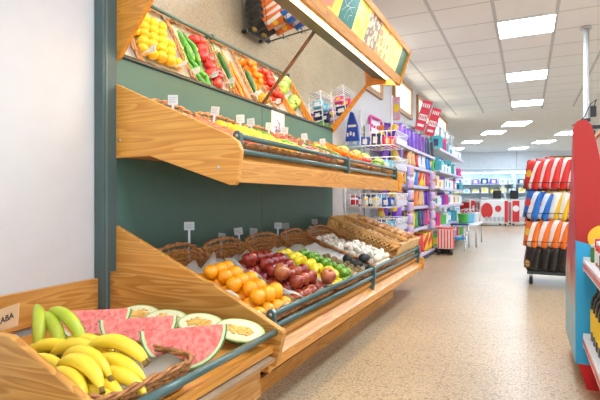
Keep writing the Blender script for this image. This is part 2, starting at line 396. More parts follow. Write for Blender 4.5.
def rails(y0, y1, ymids, X, zt, zb, zfoot, nm):
    for z in (zt, zb):
        part(nm+'_rail', tube(BM(), [(X, y0, z), (X, y1, z)], .0135, 14), TUBE)
    for y in ymids:
        br = part('rail_bracket', prism(BM(), [(X-.022, zfoot), (X+.012, zfoot), (X+.024, zb), (X+.02, zt+.012), (X+.008, zt+.024), (X-.008, zt+.024), (X-.02, zt+.012), (X-.022, zb)], y-.011, y+.011, bev=.003), TUBE)
        obj('bolt', lathe(BM(), [(0, .004), (.006, .003), (.008, 0)], 10, T(X, y-.011, zt) @ Rot(PI/2, 'X')), METAL, br)
rails(1.745, YF-.02, (1.745, 3.13, 4.47), -1.151, 1.203, 1.138, 1.085, 'upper')
# lower deck
LO = [(BX, .797), (-.985, .448), (-.96, .43), (-.945, .40), (-.95, .215), (BX, .215)]
for y in (YN-.015, YL-.02):
    P_ = LO if y < 3 else [(BX, .60), (-.985, .33), (-.95, .335), (-.93, .31), (-.94, .23), (-.955, .205), (BX, .205)]
    part('lower_side_board', prism(BM(), P_, y, y+.025, bev=.004), wood('pine_side3', (230, 168, 84), (206, 138, 56), 'X', scale=.8))
part('lower_shelf', prism(BM(), [(BX, zl(BX)), (-.99, zl(-.99)), (-.99, zl(-.99)-.02), (BX, zl(BX)-.02)], YN+.01, YL-.02), W_Y)
for (y0, y1) in ((YN+.01, 3.24), (3.244, YL-.02)):
    part('lower_front_board', prism(BM(), [(-1.02, .318), (-.972, .272), (-.958, .262), (-.957, .215), (-.985, .212), (-1.02, .28)], y0, y1, bev=.003), W_Y)
rails(1.752, YL-.03, (1.752, 3.20, 4.70), -.985, .432, .375, .285, 'lower')
for (y0, y1) in ((.2, 2.62), (2.624, 4.36)):
    part('kickboard', box(BM(), -1.16, -1.14, y0, y1, 0, .072), W_Y)
part('carcass', box(BM(), BX, -1.20, .2, 4.35, 0, .21), mat('carcass_gap_shade', (60, 44, 30), .7))  # coloured dark to give the shadow line under the ledge
# ---------------------------------------------------------------- melon and banana bin
B = thing('wooden_produce_bin', 'stepped pine bin holding bananas, watermelon and melon in front of the display', 'bin', (-1.4, 1.22, .3))
def zb(x): return .345+.03*(-.92-x)
SB = [(-1.845, .578), (-1.21, .568), (-.868, .408), (-.862, .398), (-.895, .262), (-1.845, .262)]
SB2 = [(-1.845, .564)]+[(-1.245, .562)]+SB[2:]
for y, sp in ((1.628, SB), (.788, SB2)): obj('side_board', prism(BM(), sp, y, y+.030 if y > 1 else y+.022, bev=.004), W_D, B)
obj('wall_board', box(BM(), -1.852, -1.832, .81, 1.626, .40, .55, bev=.003), W_DY, B)
obj('tray', prism(BM(), [(-1.83, zb(-1.83)), (-.93, zb(-.93)), (-.93, zb(-.93)-.015), (-1.83, zb(-1.83)-.015)], .808, 1.627), W_Y, B)
obj('rail', tube(BM(), [(-.90, .808, .400), (-.90, 1.627, .400)], .0135, 14), TUBE, B)
obj('front_lip', box(BM(), -.925, -.905, .808, 1.627, .318, .352, bev=.003), W_Y, B)
obj('lower_tray', prism(BM(), [(-1.2, .33), (-.90, .298), (-.90, .283), (-1.2, .31)], .808, 1.627), W_Y, B)
tag(obj('cardboard_sheet', prism(BM(), [(-1.1, .332), (-.885, .309), (-.885, .300), (-1.1, .322)], .83, 1.60), mat('cardboard', (168, 140, 110), .8, var=.15)), 'brown cardboard sheet slid under the rail of the banana bin', 'cardboard sheet')
b = BM(); box(b, -.985, -.965, .812, 1.20, .135, .275); box(b, -.985, -.965, 1.204, 1.625, .135, .275)
obj('front_board', b, W_DY, B)
obj('base', box(BM(), -1.80, -.99, .81, 1.625, .212, .26), W_Y, B)
# ---------------------------------------------------------------- wicker baskets
def rrect(L, W, r, n=7):
    pts = []
    for cx, cy, a0 in ((L/2-r, W/2-r, 0), (-L/2+r, W/2-r, PI/2), (-L/2+r, -W/2+r, PI), (L/2-r, -W/2+r, 1.5*PI)):
        for i in range(n): a = a0+PI/2*i/(n-1); pts.append((cx+r*math.cos(a), cy+r*math.sin(a)))
    out = []
    k = len(pts)
    for i in range(k):                                    # resample long edges
        a, c = Vector(pts[i]), Vector(pts[(i+1) % k]); d = (c-a).length; m = max(1, int(d/.02))
        for j in range(m): out.append(a.lerp(c, j/m))
    return out
def basket(L, W, h, arch, M, loc, label, mt, group=None):
    """local: +X towards the aisle; far end (-X) rises in an arch"""
    t = thing('wicker_basket', label, 'basket', loc, group=group)
    path = rrect(L, W, .05); k = len(path)
    def H(p):                                            # rim height
        u = (p.x+L/2)/L
        return h + arch*max(0, 1-u*3.2)**2*(max(0, 1-(2*p.y/W)**2)*.6+.4)
    wv = BM(); rows = 6
    for r in range(rows):
        pts = []
        for i, p in enumerate(path):
            q = p*(.90+.10*(r/(rows-1)))
            off = .0035*math.cos(i*PI+(r % 2)*PI)
            d = Vector(p).normalized()
            z = .006+(H(p)-.012)*r/(rows-1)
            pts.append((q.x+d.x*off, q.y+d.y*off, z))
        tube(wv, pts, .0048, 5, closed=True, M=M)
    for i in range(0, k, 2):
        p = path[i]; tube(wv, [(p.x*.90, p.y*.90, .003), (p.x, p.y, H(p))], .003, 4, M=M)
    obj('woven_wall', wv, mt, t)
    rim = BM()
    for s in range(2):
        pts = []
        for i, p in enumerate(path):
            a = i*.9+s*PI; d = Vector(p).normalized()
            pts.append((p.x+d.x*.006*math.cos(a), p.y+d.y*.006*math.cos(a), H(p)+.006*math.sin(a)))
        tube(rim, pts, .0062, 6, closed=True, M=M)
    obj('rim', rim, mt, t)
    base = BM(); prism(base, [(p.x*.9, p.y*.9) for p in path], .001, .006, axis='Z', M=M)
    obj('base', base, mt, t)
    return t
def liner(L, W, h, M, label, seed, name='paper_liner', cat='paper liner', group=None, over=.03):
    """wavy paper laid in a basket, edges standing above the rim"""
    bm = BM(); nx, ny = 16, 14; rr = random.Random(seed); V = []
    for i in range(nx+1):
        row = []
        for j in range(ny+1):
            u, v = -1+2*i/nx, -1+2*j/ny
            x = u*(L/2-.012); y = v*(W/2-.012)
            e = max(abs(u), abs(v)); z = .012+max(0, (e-.72)/.28)**1.2*(h+over*(.5+noise.noise((u*2+seed, v*2, seed))*1.6)*(1.6 if v > .7 else 1))
            z += .004*noise.noise((u*5+seed, v*5, 3.1))
            row.append(bm.verts.new(M @ Vector((x, y, max(z, .009)))))
        V.append(row)
    for i in range(nx):
        for j in range(ny):
            f = bm.faces.new((V[i][j], V[i+1][j], V[i+1][j+1], V[i][j+1])); f.smooth = True
    r = bmesh.ops.solidify(bm, geom=bm.faces[:], thickness=.0008)
    o = obj(name, bm, PAPER)
    return tag(o, label, cat, group)
AL, AU = math.atan(.35), math.atan(.40)
def ML_(x, y, h=0): return T(x, y, zl(x)+.001+h) @ Rot(AL, 'Y')
def MU_(x, y, h=0): return T(x, y, zu(x)+.001+h) @ Rot(AU, 'Y')
def MBn(x, y, h=0): return T(x, y, zb(x)+.001+h) @ Rot(math.atan(.03), 'Y')
def bask(MF, x, y, L, W, h, arch, label, mt=WICK, group=None):
    M = MF(x, y); loc = M.translation.copy()
    return basket(L, W, h, arch, M, loc, label, mt, group)
# ---------------------------------------------------------------- fruit prototypes
M_OR = mat('orange_peel', (252, 172, 14), .38, rnd=.07, bump=.35, bscale=180, c2=(250, 158, 8), nscale=14, coat=.2)
M_LE = mat('lemon_peel', (246, 216, 40), .38, rnd=.06, bump=.3, bscale=160, coat=.2)
M_LI = mat('lime_peel', (112, 160, 40), .35, rnd=.12, bump=.3, bscale=160, coat=.2)
M_AP = mat('apple_skin', (120, 22, 24), .22, rnd=.22, c2=(176, 62, 40), nscale=22, coat=.5)
M_AP2 = mat('apple_skin_russet', (196, 120, 66), .3, rnd=.12, c2=(150, 50, 36), nscale=18, coat=.4)
M_KI = mat('kiwi_skin', (126, 104, 62), .85, rnd=.12, bump=.5, bscale=300)
M_AV = mat('avocado_skin', (44, 44, 38), .5, bump=.8, bscale=120, rnd=.15)
M_MU = mat('mushroom_cap', (238, 226, 208), .7, rnd=.07, var=.06)
M_ON = mat('onion_skin', (214, 158, 96), .4, rnd=.14, c2=(186, 122, 66), nscale=14, coat=.2)
M_BA = mat('banana_peel', (246, 216, 62), .42, rnd=.05, c2=(240, 202, 44), nscale=12, coat=.1)
M_BG = mat('green_banana_peel', (172, 186, 44), .42, rnd=.05, c2=(190, 198, 58), nscale=10, coat=.1)
M_BT = mat('banana_tip', (132, 104, 44), .7)
M_ST = mat('brown_stem', (96, 70, 40), .8)
M_TO = mat('tomato_skin', (232, 66, 30), .25, rnd=.10, coat=.5)
M_PG = mat('green_pepper_skin', (90, 160, 36), .25, rnd=.15, coat=.4)
M_PR = mat('red_pepper_skin', (222, 52, 42), .25, rnd=.10, coat=.5)
M_PY = mat('orange_pepper_skin', (246, 160, 30), .25, rnd=.10, coat=.5)
M_CU = mat('cucumber_skin', (50, 104, 44), .35, rnd=.12, bump=.3, c2=(76, 132, 56), nscale=20, coat=.3)
M_CA = mat('carrot_skin', (244, 140, 50), .5, rnd=.08, bump=.3, bscale=90)
M_LT = mat('lettuce_leaf', (196, 220, 130), .55, rnd=.08, c2=(158, 200, 92), nscale=16, bump=.6, bscale=40)
M_PE = mat('peach_skin', (238, 130, 84), .6, rnd=.1, c2=(224, 80, 60), nscale=18)
def proto_single(name, cat, bm, m):
    o = obj(name, bm, m, smooth=True); return Placer(tag(o, None, cat))
def spro(r, flat=.96, dent=.0, n=12):
    out = []
    for i in range(n+1):
        a = PI*i/n; z = -math.cos(a)*r*flat; rr = math.sin(a)*r
        if i == n or i == n-1: z -= dent*(1 if i == n else .3)
        out.append((rr if 0 < i < n else 0, z))
    return out
def sphr(name, cat, r, m, flat=.96, dent=.0):
    return proto_single(name, cat, lathe(BM(), spro(r, flat, dent), 20), m)
def apple_proto(m, r=.037):
    prof = [(0, -.72*r), (.25*r, -.86*r), (.5*r, -.84*r), (.8*r, -.5*r), (.98*r, 0), (1.0*r, .3*r), (.85*r, .68*r), (.55*r, .86*r), (.25*r, .82*r), (.08*r, .62*r), (0, .56*r)]
    o = obj('apple', lathe(BM(), prof, 20), m, smooth=True); tag(o, None, 'apple')
    obj('stem', tube(BM(), [(0, 0, .56*r), (.002, 0, .85*r), (.005, 0, 1.05*r)], [.0018, .0014, .002], 5), M_ST, o, world=False)
    return Placer(o)
def lemon_prof(r, L): return [(0, -L), (.16*r, -L*.95), (.3*r, -L*.84), (.7*r, -L*.58), (.95*r, -L*.22), (r, .0), (.95*r, L*.22), (.72*r, L*.56), (.34*r, L*.82), (.2*r, L*.93), (0, L)]
def pack(P, MF, x0, x1, y0, y1, r, n, label, group, seed, layers=2, h0=.014, jit=.1, sc=.06, rot3=True, kw=None, top=None):
    """pile n copies hexagonally on a sloping tray; x runs down the slope"""
    rr = random.Random(seed); spots = []
    d = 2*r*1.02
    for L in range(layers):
        x = x1-r-L*d*.5; row = 0
        while x > x0+r*.8+L*r*.3:
            y = y0+r+(row % 2)*r+L*r*.9
            while y < y1-r*.8-L*r*.5+.001:
                spots.append((L, x, y)); y += d
            x -= d*.87; row += 1
    spots.sort(key=lambda s: (s[0], -s[1]))
    cnt = 0; out = []
    base = [s for s in spots if s[0] == 0]; up = [s for s in spots if s[0] > 0]
    chosen = (base+up)[:n]
    for (L, x, y) in chosen:
        M = MF(x, y)
        p = M @ Vector((rr.uniform(-jit, jit)*r*.4, rr.uniform(-jit, jit)*r*.4, h0+r*.98+L*r*1.55))
        rot = (rr.uniform(-PI, PI), rr.uniform(-PI, PI), rr.uniform(-PI, PI)) if rot3 is True else (rot3(rr) if rot3 else (rr.uniform(-.5, .5), rr.uniform(-.5, .5), rr.uniform(-PI, PI)))
        out.append(P(p, rot, label, group, 1+rr.uniform(-sc, sc)))
    return out
# ---------------------------------------------------------------- lower deck goods
X0L, X1L = -1.66, -1.015
def LB(y0, y1, label, h=.06, arch=.065, x0=X0L, x1=X1L):
    return bask(ML_, (x0+x1)/2, (y0+y1)/2, (x1-x0)/math.cos(AL), y1-y0, h, arch, label)
def LL(y0, y1, label, seed, h=.05, x0=-1.53, x1=X1L-.01, over=.038):
    return liner((x1-x0)/math.cos(AL), y1-y0, h, ML_((x0+x1)/2, (y0+y1)/2), label, seed, over=over)
LB(1.715, 2.075, 'wicker basket of oranges on the lower shelf, nearest the bin')
LL(1.73, 2.06, 'white paper under the oranges in the lower wicker basket', 2)
P = sphr('orange', 'orange', .038, M_OR)
pack(P, ML_, -1.47, -1.04, 1.735, 2.045, .038, 40, 'round orange piled in the paper-lined wicker basket on the lower shelf', 'oranges in the lower basket', 3, layers=2, jit=.3, sc=.08)
LB(2.095, 2.50, 'wicker basket of dark red apples on the lower shelf')
LL(2.115, 2.48, 'white paper under the dark red apples', 5)
P = apple_proto(M_AP, .041)
pack(P, ML_, -1.50, -1.04, 2.12, 2.465, .040, 52, 'dark red apple piled in the wicker basket beside the oranges', 'dark red apples in the lower basket', 8, rot3=None, jit=.3, sc=.1)
Q = apple_proto(M_AP2, .045)
for k, (x, y, L) in enumerate([(-1.05, 2.43, 2.5), (-1.2, 2.16, 2.45)]):
    M = ML_(x, y); Q(M @ Vector((0, 0, .014+.04*3.1)), (.4, .5*k, 1), ['russet brown apple on top of the red apples at the front corner', 'russet brown apple on top of the red apples beside the oranges'][k], 'russet apples')
LB(2.52, 2.98, 'wicker basket of lemons and limes on the lower shelf')
LL(2.54, 2.96, 'white paper under the lemons and limes', 9, over=.03)
P = proto_single('lemon', 'lemon', lathe(BM(), lemon_prof(.029, .040), 18), M_LE)
pack(P, ML_, -1.48, -1.03, 2.55, 2.76, .031, 44, 'yellow lemon piled beside the limes in the lower basket', 'lemons in the lower basket', 12, jit=.3)
P = proto_single('lime', 'lime', lathe(BM(), lemon_prof(.027, .033), 18), M_LI)
pack(P, ML_, -1.44, -1.03, 2.77, 2.95, .028, 36, 'green lime piled beside the lemons in the lower basket', 'limes in the lower basket', 13, jit=.3)
LB(3.00, 3.42, 'wicker basket of kiwis and avocados on the lower shelf')
LL(3.02, 3.40, 'white paper under the kiwis and avocados', 15, h=.035, over=.01)
P = proto_single('kiwi', 'kiwi', lathe(BM(), [(math.sin(PI*i/10)*.024, -math.cos(PI*i/10)*.033) for i in range(11)], 16), M_KI)
pack(P, ML_, -1.36, -1.03, 3.04, 3.24, .026, 30, 'brown fuzzy kiwi on white paper in the lower basket', 'kiwis in the lower basket', 17, layers=1, jit=.2)
P = proto_single('avocado', 'avocado', lathe(BM(), [(0, -.048), (.018, -.045), (.032, -.03), (.036, -.012), (.032, .012), (.022, .034), (.014, .048), (.006, .054), (0, .055)], 18), M_AV)
avl = ['black avocado at the front corner of the kiwi basket', 'black avocado behind the front one, beside the kiwis', 'black avocado highest of the four in the kiwi basket', 'black avocado furthest back beside the mushrooms']
for k, (x, y, h) in enumerate([(-1.055, 3.33, .05), (-1.15, 3.27, .05), (-1.13, 3.36, .10), (-1.24, 3.34, .05)]):
    P(ML_(x, y) @ Vector((0, 0, h)), (1.4, .3*k, .9+k*.8), avl[k])
LB(3.44, 3.95, 'wicker basket of white mushrooms on the lower shelf')
LL(3.46, 3.93, 'white paper under the white mushrooms', 21, h=.03, over=.0)
mb = lathe(BM(), [(0, -.018), (.010, -.018), (.011, -.004), (.024, -.004), (.028, .003), (.025, .014), (.015, .021), (0, .024)], 14)
P = proto_single('mushroom', 'mushroom', mb, M_MU)
pack(P, ML_, -1.62, -1.03, 3.47, 3.90, .029, 108, 'white mushroom heaped in the wicker basket beside the crates', 'white mushrooms in the lower basket', 23, layers=2, jit=.5, sc=.15, h0=.02)
# slatted crates
def crate(y0, y1, label, dx):
    x0, x1 = -1.69, -1.03
    M = ML_((x0+x1)/2, (y0+y1)/2, .003); L = (x1-x0)/math.cos(AL); W = y1-y0; h = .19
    t = thing('wooden_crate', label, 'crate', M.translation.copy())
    for s in (-1, 1):
        f = BM(); y = s*(W/2-.006)
        box(f, -L/2, L/2, y-.006, y+.006, h-.022, h, M); box(f, -L/2, L/2, y-.006, y+.006, 0, .02, M)
        n = 15; dd = (h-.04)
        for i in range(n):                                  # diagonal lattice of thin laths
            xa = -L/2+.012+(L-.024-dd)*i/(n-1)
            tube(f, [(xa, y-.002, .018), (xa+dd, y-.002, h-.02)], .0042, 4, M=M); tube(f, [(xa+dd, y+.002, .018), (xa, y+.002, h-.02)], .0042, 4, M=M)
        obj('lattice_side', f, W_C, t)
        e = BM(); x = s*(L/2-.008); box(e, x-.008, x+.008, -W/2, W/2, 0, h, M, bev=.002)
        obj('end_board', e, W_C, t)
    obj('bottom', box(BM(), -L/2+.01, L/2-.01, -W/2+.01, W/2-.01, .001, .008, M), W_C, t)
crate(3.975, 4.345, 'shallow lattice-sided wooden crate beside the mushrooms', 0)
crate(4.365, 4.745, 'shallow lattice-sided wooden crate of onions at the far end', 0)
ob = lathe(BM(), [(0, -.032), (.012, -.03), (.028, -.018), (.034, 0), (.03, .016), (.016, .028), (.006, .036), (.003, .048), (0, .05)], 16)
P = proto_single('onion', 'onion', ob, M_ON)
pack(P, ML_, -1.62, -1.06, 3.995, 4.325, .034, 60, 'brown onion in the lattice crate beside the mushrooms', 'onions in the nearer crate', 31, layers=1, jit=.4, h0=.10)
pack(P, ML_, -1.64, -1.06, 4.385, 4.725, .034, 80, 'brown onion heaped in the farther lattice crate', 'onions in the farther crate', 33, layers=2, jit=.4, h0=.10)
# ---------------------------------------------------------------- upper shelf goods
X0U, X1U = -1.74, -1.19
def UB(y0, y1, label): return bask(MU_, (X0U+X1U)/2, (y0+y1)/2, (X1U-X0U)/math.cos(AU), y1-y0, .06, .035, label, WICKU)
def UL(y0, y1, label, seed): return liner((X1U-X0U)/math.cos(AU), y1-y0, .045, MU_((X0U+X1U)/2, (y0+y1)/2), label, seed, over=.008)
ub = [(1.72, 2.10, 'peaches'), (2.12, 2.60, 'pale oranges'), (2.62, 3.05, 'peppers'), (3.085, 3.42, 'cucumbers and carrots'), (3.44, 3.75, 'zucchini and mandarins'), (3.77, 4.05, 'tomatoes'), (4.075, 4.42, 'lettuces')]
for i, (a, b_, n) in enumerate(ub):
    UB(a, b_, 'wicker basket of %s on the upper shelf' % n); UL(a+.015, b_-.015, 'white paper under the %s on the upper shelf' % n, 40+i)
P = sphr('peach', 'peach', .035, M_PE, .95, .008)
pack(P, MU_, -1.62, -1.22, 1.745, 2.08, .035, 26, 'reddish peach in the nearest wicker basket of the upper shelf', 'peaches on the upper shelf', 51, layers=1)
P = sphr('orange', 'orange', .040, mat('pale_orange_peel', (252, 186, 24), .4, rnd=.06, bump=.3, bscale=180), .97)
pack(P, MU_, -1.66, -1.26, 2.15, 2.58, .040, 26, 'yellowish orange in the paper-lined basket of the upper shelf', 'yellowish oranges on the upper shelf', 53, layers=1)
# long green peppers
def pepper_long():
    pts = []; rad = []
    for i in range(12):
        t = i/11; pts.append((-.09+.18*t, .012*math.sin(t*PI*1.3), .004*math.sin(t*7))); rad.append(.022*(1-t)**.6*(1 if i else .5)+.002)
    o = obj('green_pepper', tube(BM(), pts, rad, 10), M_PG); tag(o, None, 'pepper')
    obj('stem', tube(BM(), [(-.088, 0, 0), (-.105, .003, .004), (-.12, .01, .008)], [.006, .004, .005], 6), mat('green_stem', (80, 120, 40), .6), o, world=False)
    return Placer(o)
P = pepper_long(); rr = random.Random(4)
for k in range(16):
    x = -1.66+.105*(k//4)+.02*(k % 2); y = 2.66+.045*(k % 4)
    P(MU_(x, y) @ Vector((0, 0, .036+.022*(k % 2)+.0)), (rr.uniform(-PI, PI), AU, rr.uniform(-.35, .35)), 'long green pepper lying beside the red peppers on the upper shelf', 'long green peppers on the upper shelf')
def bell(name, m, cat='pepper'):
    prof = [(0, -.040), (.018, -.043), (.032, -.034), (.036, -.01), (.040, .015), (.034, .036), (.018, .040), (.006, .032), (0, .030)]
    o = obj(name, lathe(BM(), prof, 24, wob=lambda t, z: 1-.09*abs(math.cos(2*t))), m, smooth=True); tag(o, None, cat)
    obj('stem', tube(BM(), [(0, 0, .03), (.002, 0, .045), (.006, .002, .056)], [.006, .004, .005], 6), mat('green_stem', (80, 120, 40), .6), o, world=False)
    return Placer(o)
P = bell('red_pepper', M_PR)
pack(P, MU_, -1.69, -1.22, 2.85, 3.03, .042, 14, 'red bell pepper lying beside the long green peppers on the upper shelf', 'red bell peppers on the upper shelf', 57, layers=1)
def cuke(name, L, r, m, cat):
    pts = [(-L/2+L*i/13, .006*math.sin(i/13*PI), 0) for i in range(14)]
    rad = [r*min(1, .35+math.sin(PI*(i+.3)/13.6)*1.6) for i in range(14)]
    o = obj(name, tube(BM(), pts, rad, 12), m); return Placer(tag(o, None, cat))
P = cuke('cucumber', .30, .021, M_CU, 'cucumber')
for k, (y, x) in enumerate([(3.13, -1.50), (3.18, -1.47), (3.155, -1.44), (3.14, -1.30)]):
    P(MU_(x, y) @ Vector((0, 0, .035+(.035 if k == 2 else 0))), (0, AU, .06*(k-1)), 'dark green cucumber lying beside the carrots on the upper shelf', 'cucumbers on the upper shelf')
def carrot():
    pts = [(-.08+.16*i/9, .004*math.sin(i), 0) for i in range(10)]
    o = obj('carrot', tube(BM(), pts, [.006, .014, .0155, .0145, .013, .0115, .010, .008, .005, .002], 10), M_CA); return Placer(tag(o, None, 'carrot'))
P = carrot(); rr = random.Random(6)
for k in range(22):
    x = -1.64+.085*(k//5)+.02*(k % 3); y = 3.225+.036*(k % 5)
    P(MU_(x, y) @ Vector((0, 0, .03+.02*((k//5+k) % 2))), (0, AU, rr.uniform(-.25, .25)), 'orange carrot laid lengthwise beside the cucumbers on the upper shelf', 'carrots on the upper shelf')
P = cuke('zucchini', .24, .024, mat('zucchini_skin', (58, 96, 46), .35, rnd=.1, c2=(84, 124, 62), nscale=30, coat=.3), 'zucchini')
for k, (y, x) in enumerate([(3.475, -1.58), (3.48, -1.34), (3.52, -1.48)]):
    P(MU_(x, y) @ Vector((0, 0, .037+(.03 if k == 2 else 0))), (0, AU, .1*(k-1)), 'green zucchini lying beside the mandarins on the upper shelf', 'zucchini on the upper shelf')
P = bell('orange_pepper', M_PY)
for k, (x, y) in enumerate([(-1.62, 3.60), (-1.60, 3.69)]): P(MU_(x, y) @ Vector((0, 0, .055)), (1.3, .4, k+1.0), 'orange bell pepper behind the mandarins on the upper shelf', 'orange bell peppers on the upper shelf')
P = sphr('mandarin', 'mandarin', .034, mat('mandarin_peel', (248, 140, 24), .4, rnd=.08, bump=.3, bscale=180), .82, .004)
pack(P, MU_, -1.56, -1.22, 3.54, 3.735, .034, 22, 'flattened orange mandarin beside the zucchini on the upper shelf', 'mandarins on the upper shelf', 61, layers=2, rot3=None)
P = sphr('tomato', 'tomato', .032, M_TO, .86, .006)
pack(P, MU_, -1.62, -1.24, 3.785, 4.04, .033, 42, 'red tomato piled in the basket beside the lettuces on the upper shelf', 'tomatoes on the upper shelf', 63, layers=2, rot3=None)
def lettuce():
    bm = BM()
    bmesh.ops.create_icosphere(bm, subdivisions=4, radius=.062)
    for v in bm.verts:
        n = v.co.normalized(); k = 1-abs(noise.noise(n*2.6))*.30+noise.noise(n*7)*.09
        v.co = v.co*k; v.co.z *= .9
    for L in range(7):                                       # loose outer leaves
        a = L*2.4; M = Rot(a, 'Z') @ Rot(.9+.25*(L % 3), 'Y')
        g = 9; V = []
        for i in range(g):
            row = []
            for j in range(g):
                u = (i/(g-1)-.5)*1.7; v = (j/(g-1)-.5)*1.7
                d = Vector((math.sin(u), math.sin(v), math.cos(u)*math.cos(v))).normalized()
                r = .068+.007*noise.noise((u*3+L, v*3, L*1.7))+.012*max(0, math.hypot(u, v)-.55)
                row.append(bm.verts.new(M @ (d*r)))
            V.append(row)
        for i in range(g-1):
            for j in range(g-1):
                if math.hypot(i-(g-1)/2+.5, j-(g-1)/2+.5) < g*.52: bm.faces.new((V[i][j], V[i+1][j], V[i+1][j+1], V[i][j+1]))
    loose = [v for v in bm.verts if not v.link_faces]
    bmesh.ops.delete(bm, geom=loose, context='VERTS')
    return proto_single('lettuce', 'lettuce', bm, M_LT)
P = lettuce()
ll = ['pale green lettuce at the back of the upper basket beside the tomatoes', 'pale green lettuce at the middle of the upper basket, by the far board', 'pale green lettuce at the front of the upper basket behind the rail', 'pale green lettuce nearest the tomatoes and rail on the upper shelf']
for k, (x, y) in enumerate([(-1.60, 4.14), (-1.52, 4.30), (-1.40, 4.16), (-1.30, 4.30)]): P(MU_(x, y) @ Vector((0, 0, .075)), (.3*k, .2, k*1.1), ll[k])
tag(obj('wooden_divider', prism(BM(), [(-1.72, zu(-1.72)+.002), (-1.22, zu(-1.22)+.002), (-1.22, zu(-1.22)+.06), (-1.72, zu(-1.72)+.135)], 4.052, 4.066, bev=.002), wood('divider_wood', (246, 170, 70), (230, 146, 44), 'X')), 'thin orange pine divider board between the tomatoes and the lettuces', 'divider')
# ---------------------------------------------------------------- price cards on sticks
def price_card(x, y, z0, h, w, ch, label, rz=.5, tilt=.0):
    t = thing('price_card', label, 'price card', (x, y, z0))
    Mx = T(x, y, z0) @ Rot(rz, 'Z') @ Rot(tilt, 'Y')
    obj('stick', box(BM(), -.006, .006, -.002, .002, 0, h, Mx), ACRYL, t)
    obj('card', box(BM(), -w/2, w/2, -.0018, .0018, h, h+ch, Mx, bev=.0008), mat('card_plastic', (226, 232, 234), .2, alpha=.7), t)
    f = BM()
    for k in range(3): box(f, -w*.36, w*(.36-.15*(k % 2)), -.0026, -.0019, h+ch*(.25+.22*k), h+ch*(.25+.22*k)+ch*.06, Mx)
    obj('print', f, mat('grey_print', (130, 140, 146), .6), t)
LC = [(1.98, -1.66, .17, 'above the basket of oranges, lower shelf, nearest the bin', .55), (2.30, -1.68, .08, 'tilted card between the oranges and the apples, lower shelf', -.2), (2.52, -1.68, .10, 'standing card above the back of the apple basket, lower shelf', .55), (2.70, -1.70, .08, 'small card beside the lemons, lower shelf', .2),
      (3.02, -1.68, .11, 'upright card behind the limes, lower shelf', .6), (3.25, -1.72, .08, 'leaning card behind the kiwis, lower shelf', .2), (3.62, -1.68, .05, 'low card behind the white mushrooms, lower shelf', .5), (3.80, -1.72, .09, 'tall narrow card beside the first crate, lower shelf', .1)]
for i, (y, x, h, l, rz) in enumerate(LC):
    zb_ = zl(x)+.012
    price_card(x, y+.06, zb_, h, .055, .045, 'clear plastic price card, '+l, rz, .12*math.sin(i*2.3))
UC = [(1.84, 'leftmost on the upper shelf above the wood side board'), (2.17, 'above the peaches, upper shelf'), (2.46, 'above the yellowish oranges, upper shelf'), (2.60, 'between the yellowish oranges and the peppers, upper shelf'),
      (2.80, 'behind the long green peppers, upper shelf'), (3.02, 'in front of the lavender banner, upper shelf'), (3.40, 'above the carrots, upper shelf'), (3.77, 'above the mandarins, upper shelf')]
for i, (y, l) in enumerate(UC):
    price_card(-1.6, y, zu(-1.6)+.016, .095, .05, .05, 'clear plastic price card '+l, .5-.25*(i % 2), .12*math.sin(i*1.7))
# printed paper strip on the green back panel
t = thing('printed_banner', 'narrow white banner with lavender drawing hung on the green panel', 'banner', (BX+.004, 3.33, 1.4))
obj('sheet', box(BM(), BX+.0005, BX+.003, 3.215, 3.43, 1.36, 1.622), WHITEC, t)
pr = BM(); rr = random.Random(8)
for k in range(22):
    y = 3.32+rr.gauss(0, .03); z = 1.46+rr.gauss(0, .03); tube(pr, [(BX+.0045, 3.325, 1.39), (BX+.0045, (y+3.32)/2, (z+1.41)/2), (BX+.0045, y, z)], .0012, 4); ell(pr, (.003, .007, .009), T(BX+.0045, y, z), 6, 4)
tube(pr, [(BX+.0045, 3.25+.14*i/10, 1.52+.02*math.sin(i*PI/10)) for i in range(11)], .0018, 4)
obj('lavender_drawing', pr, mat('lavender_ink', (126, 116, 156), .6), t)
# ---------------------------------------------------------------- bin goods
# bananas
def banana_mesh(L=.19, R_=.12, seed=0):
    rr = random.Random(seed); n = 16; pts = []; rad = []
    A = L/R_
    for i in range(n):
        a = -A/2+A*i/(n-1); pts.append((R_*math.sin(a), 0, R_*math.cos(a)-R_))
        u = i/(n-1); r = .0185*min(1, (math.sin(PI*min(max(u*1.02+.02, 0), 1))**.45)) if .05 < u < .95 else .0068
        if u < .12: r = .006+.010*(u/.12)**1.5
        rad.append(max(r*1.16, .0045))
    bm = tube(BM(), pts, rad, 10)
    for f in bm.faces:
        if sum(v.co.x for v in f.verts)/len(f.verts) > max(p[0] for p in pts)-.006: f.material_index = 1
    return bm
def bunch(name, label, spec, m, loc, group=None):
    t = thing(name, label, 'bananas', loc, group=group)
    for k, (dx, dy, dz, rx, ry, rz, L) in enumerate(spec):
        bm = banana_mesh(L*1.08, .15, k); M = T(loc[0]+dx, loc[1]+dy, loc[2]+dz) @ Euler((rx, ry, rz)).to_matrix().to_4x4()
        bmesh.ops.transform(bm, matrix=M, verts=bm.verts)
        obj('banana', bm, [m, M_BT], t)
    return t
Z = zb(-1.1)+.03
dir0 = -.55
def fan(n, spread, L, base_z, tilt=0, arc=.0):
    out = []
    for i in range(n):
        f = i-(n-1)/2
        out.append((-.012*abs(f), f*.036, base_z+.006*(i % 2)-.004*abs(f), tilt+f*.12, 0.10, spread*f, L))
    return out
def bn(o, spec): return [(x-o[0], y-o[1], z-o[2], rx, ry, rz, L) for (x, y, z, rx, ry, rz, L) in spec]
def bunch_at(label, m, spec):
    o = spec[0][:3]; return bunch('banana_bunch', label, bn(o, spec), m, o)
bunch_at('bunch of yellow bananas at the very front of the basket, against the near side board', M_BA, [(-1.075, .845, .462, -.5, .13, -.16, .205), (-1.06, .872, .492, -.25, .12, -.14, .215), (-1.09, .91, .500, -.05, .1, -.08, .22)])
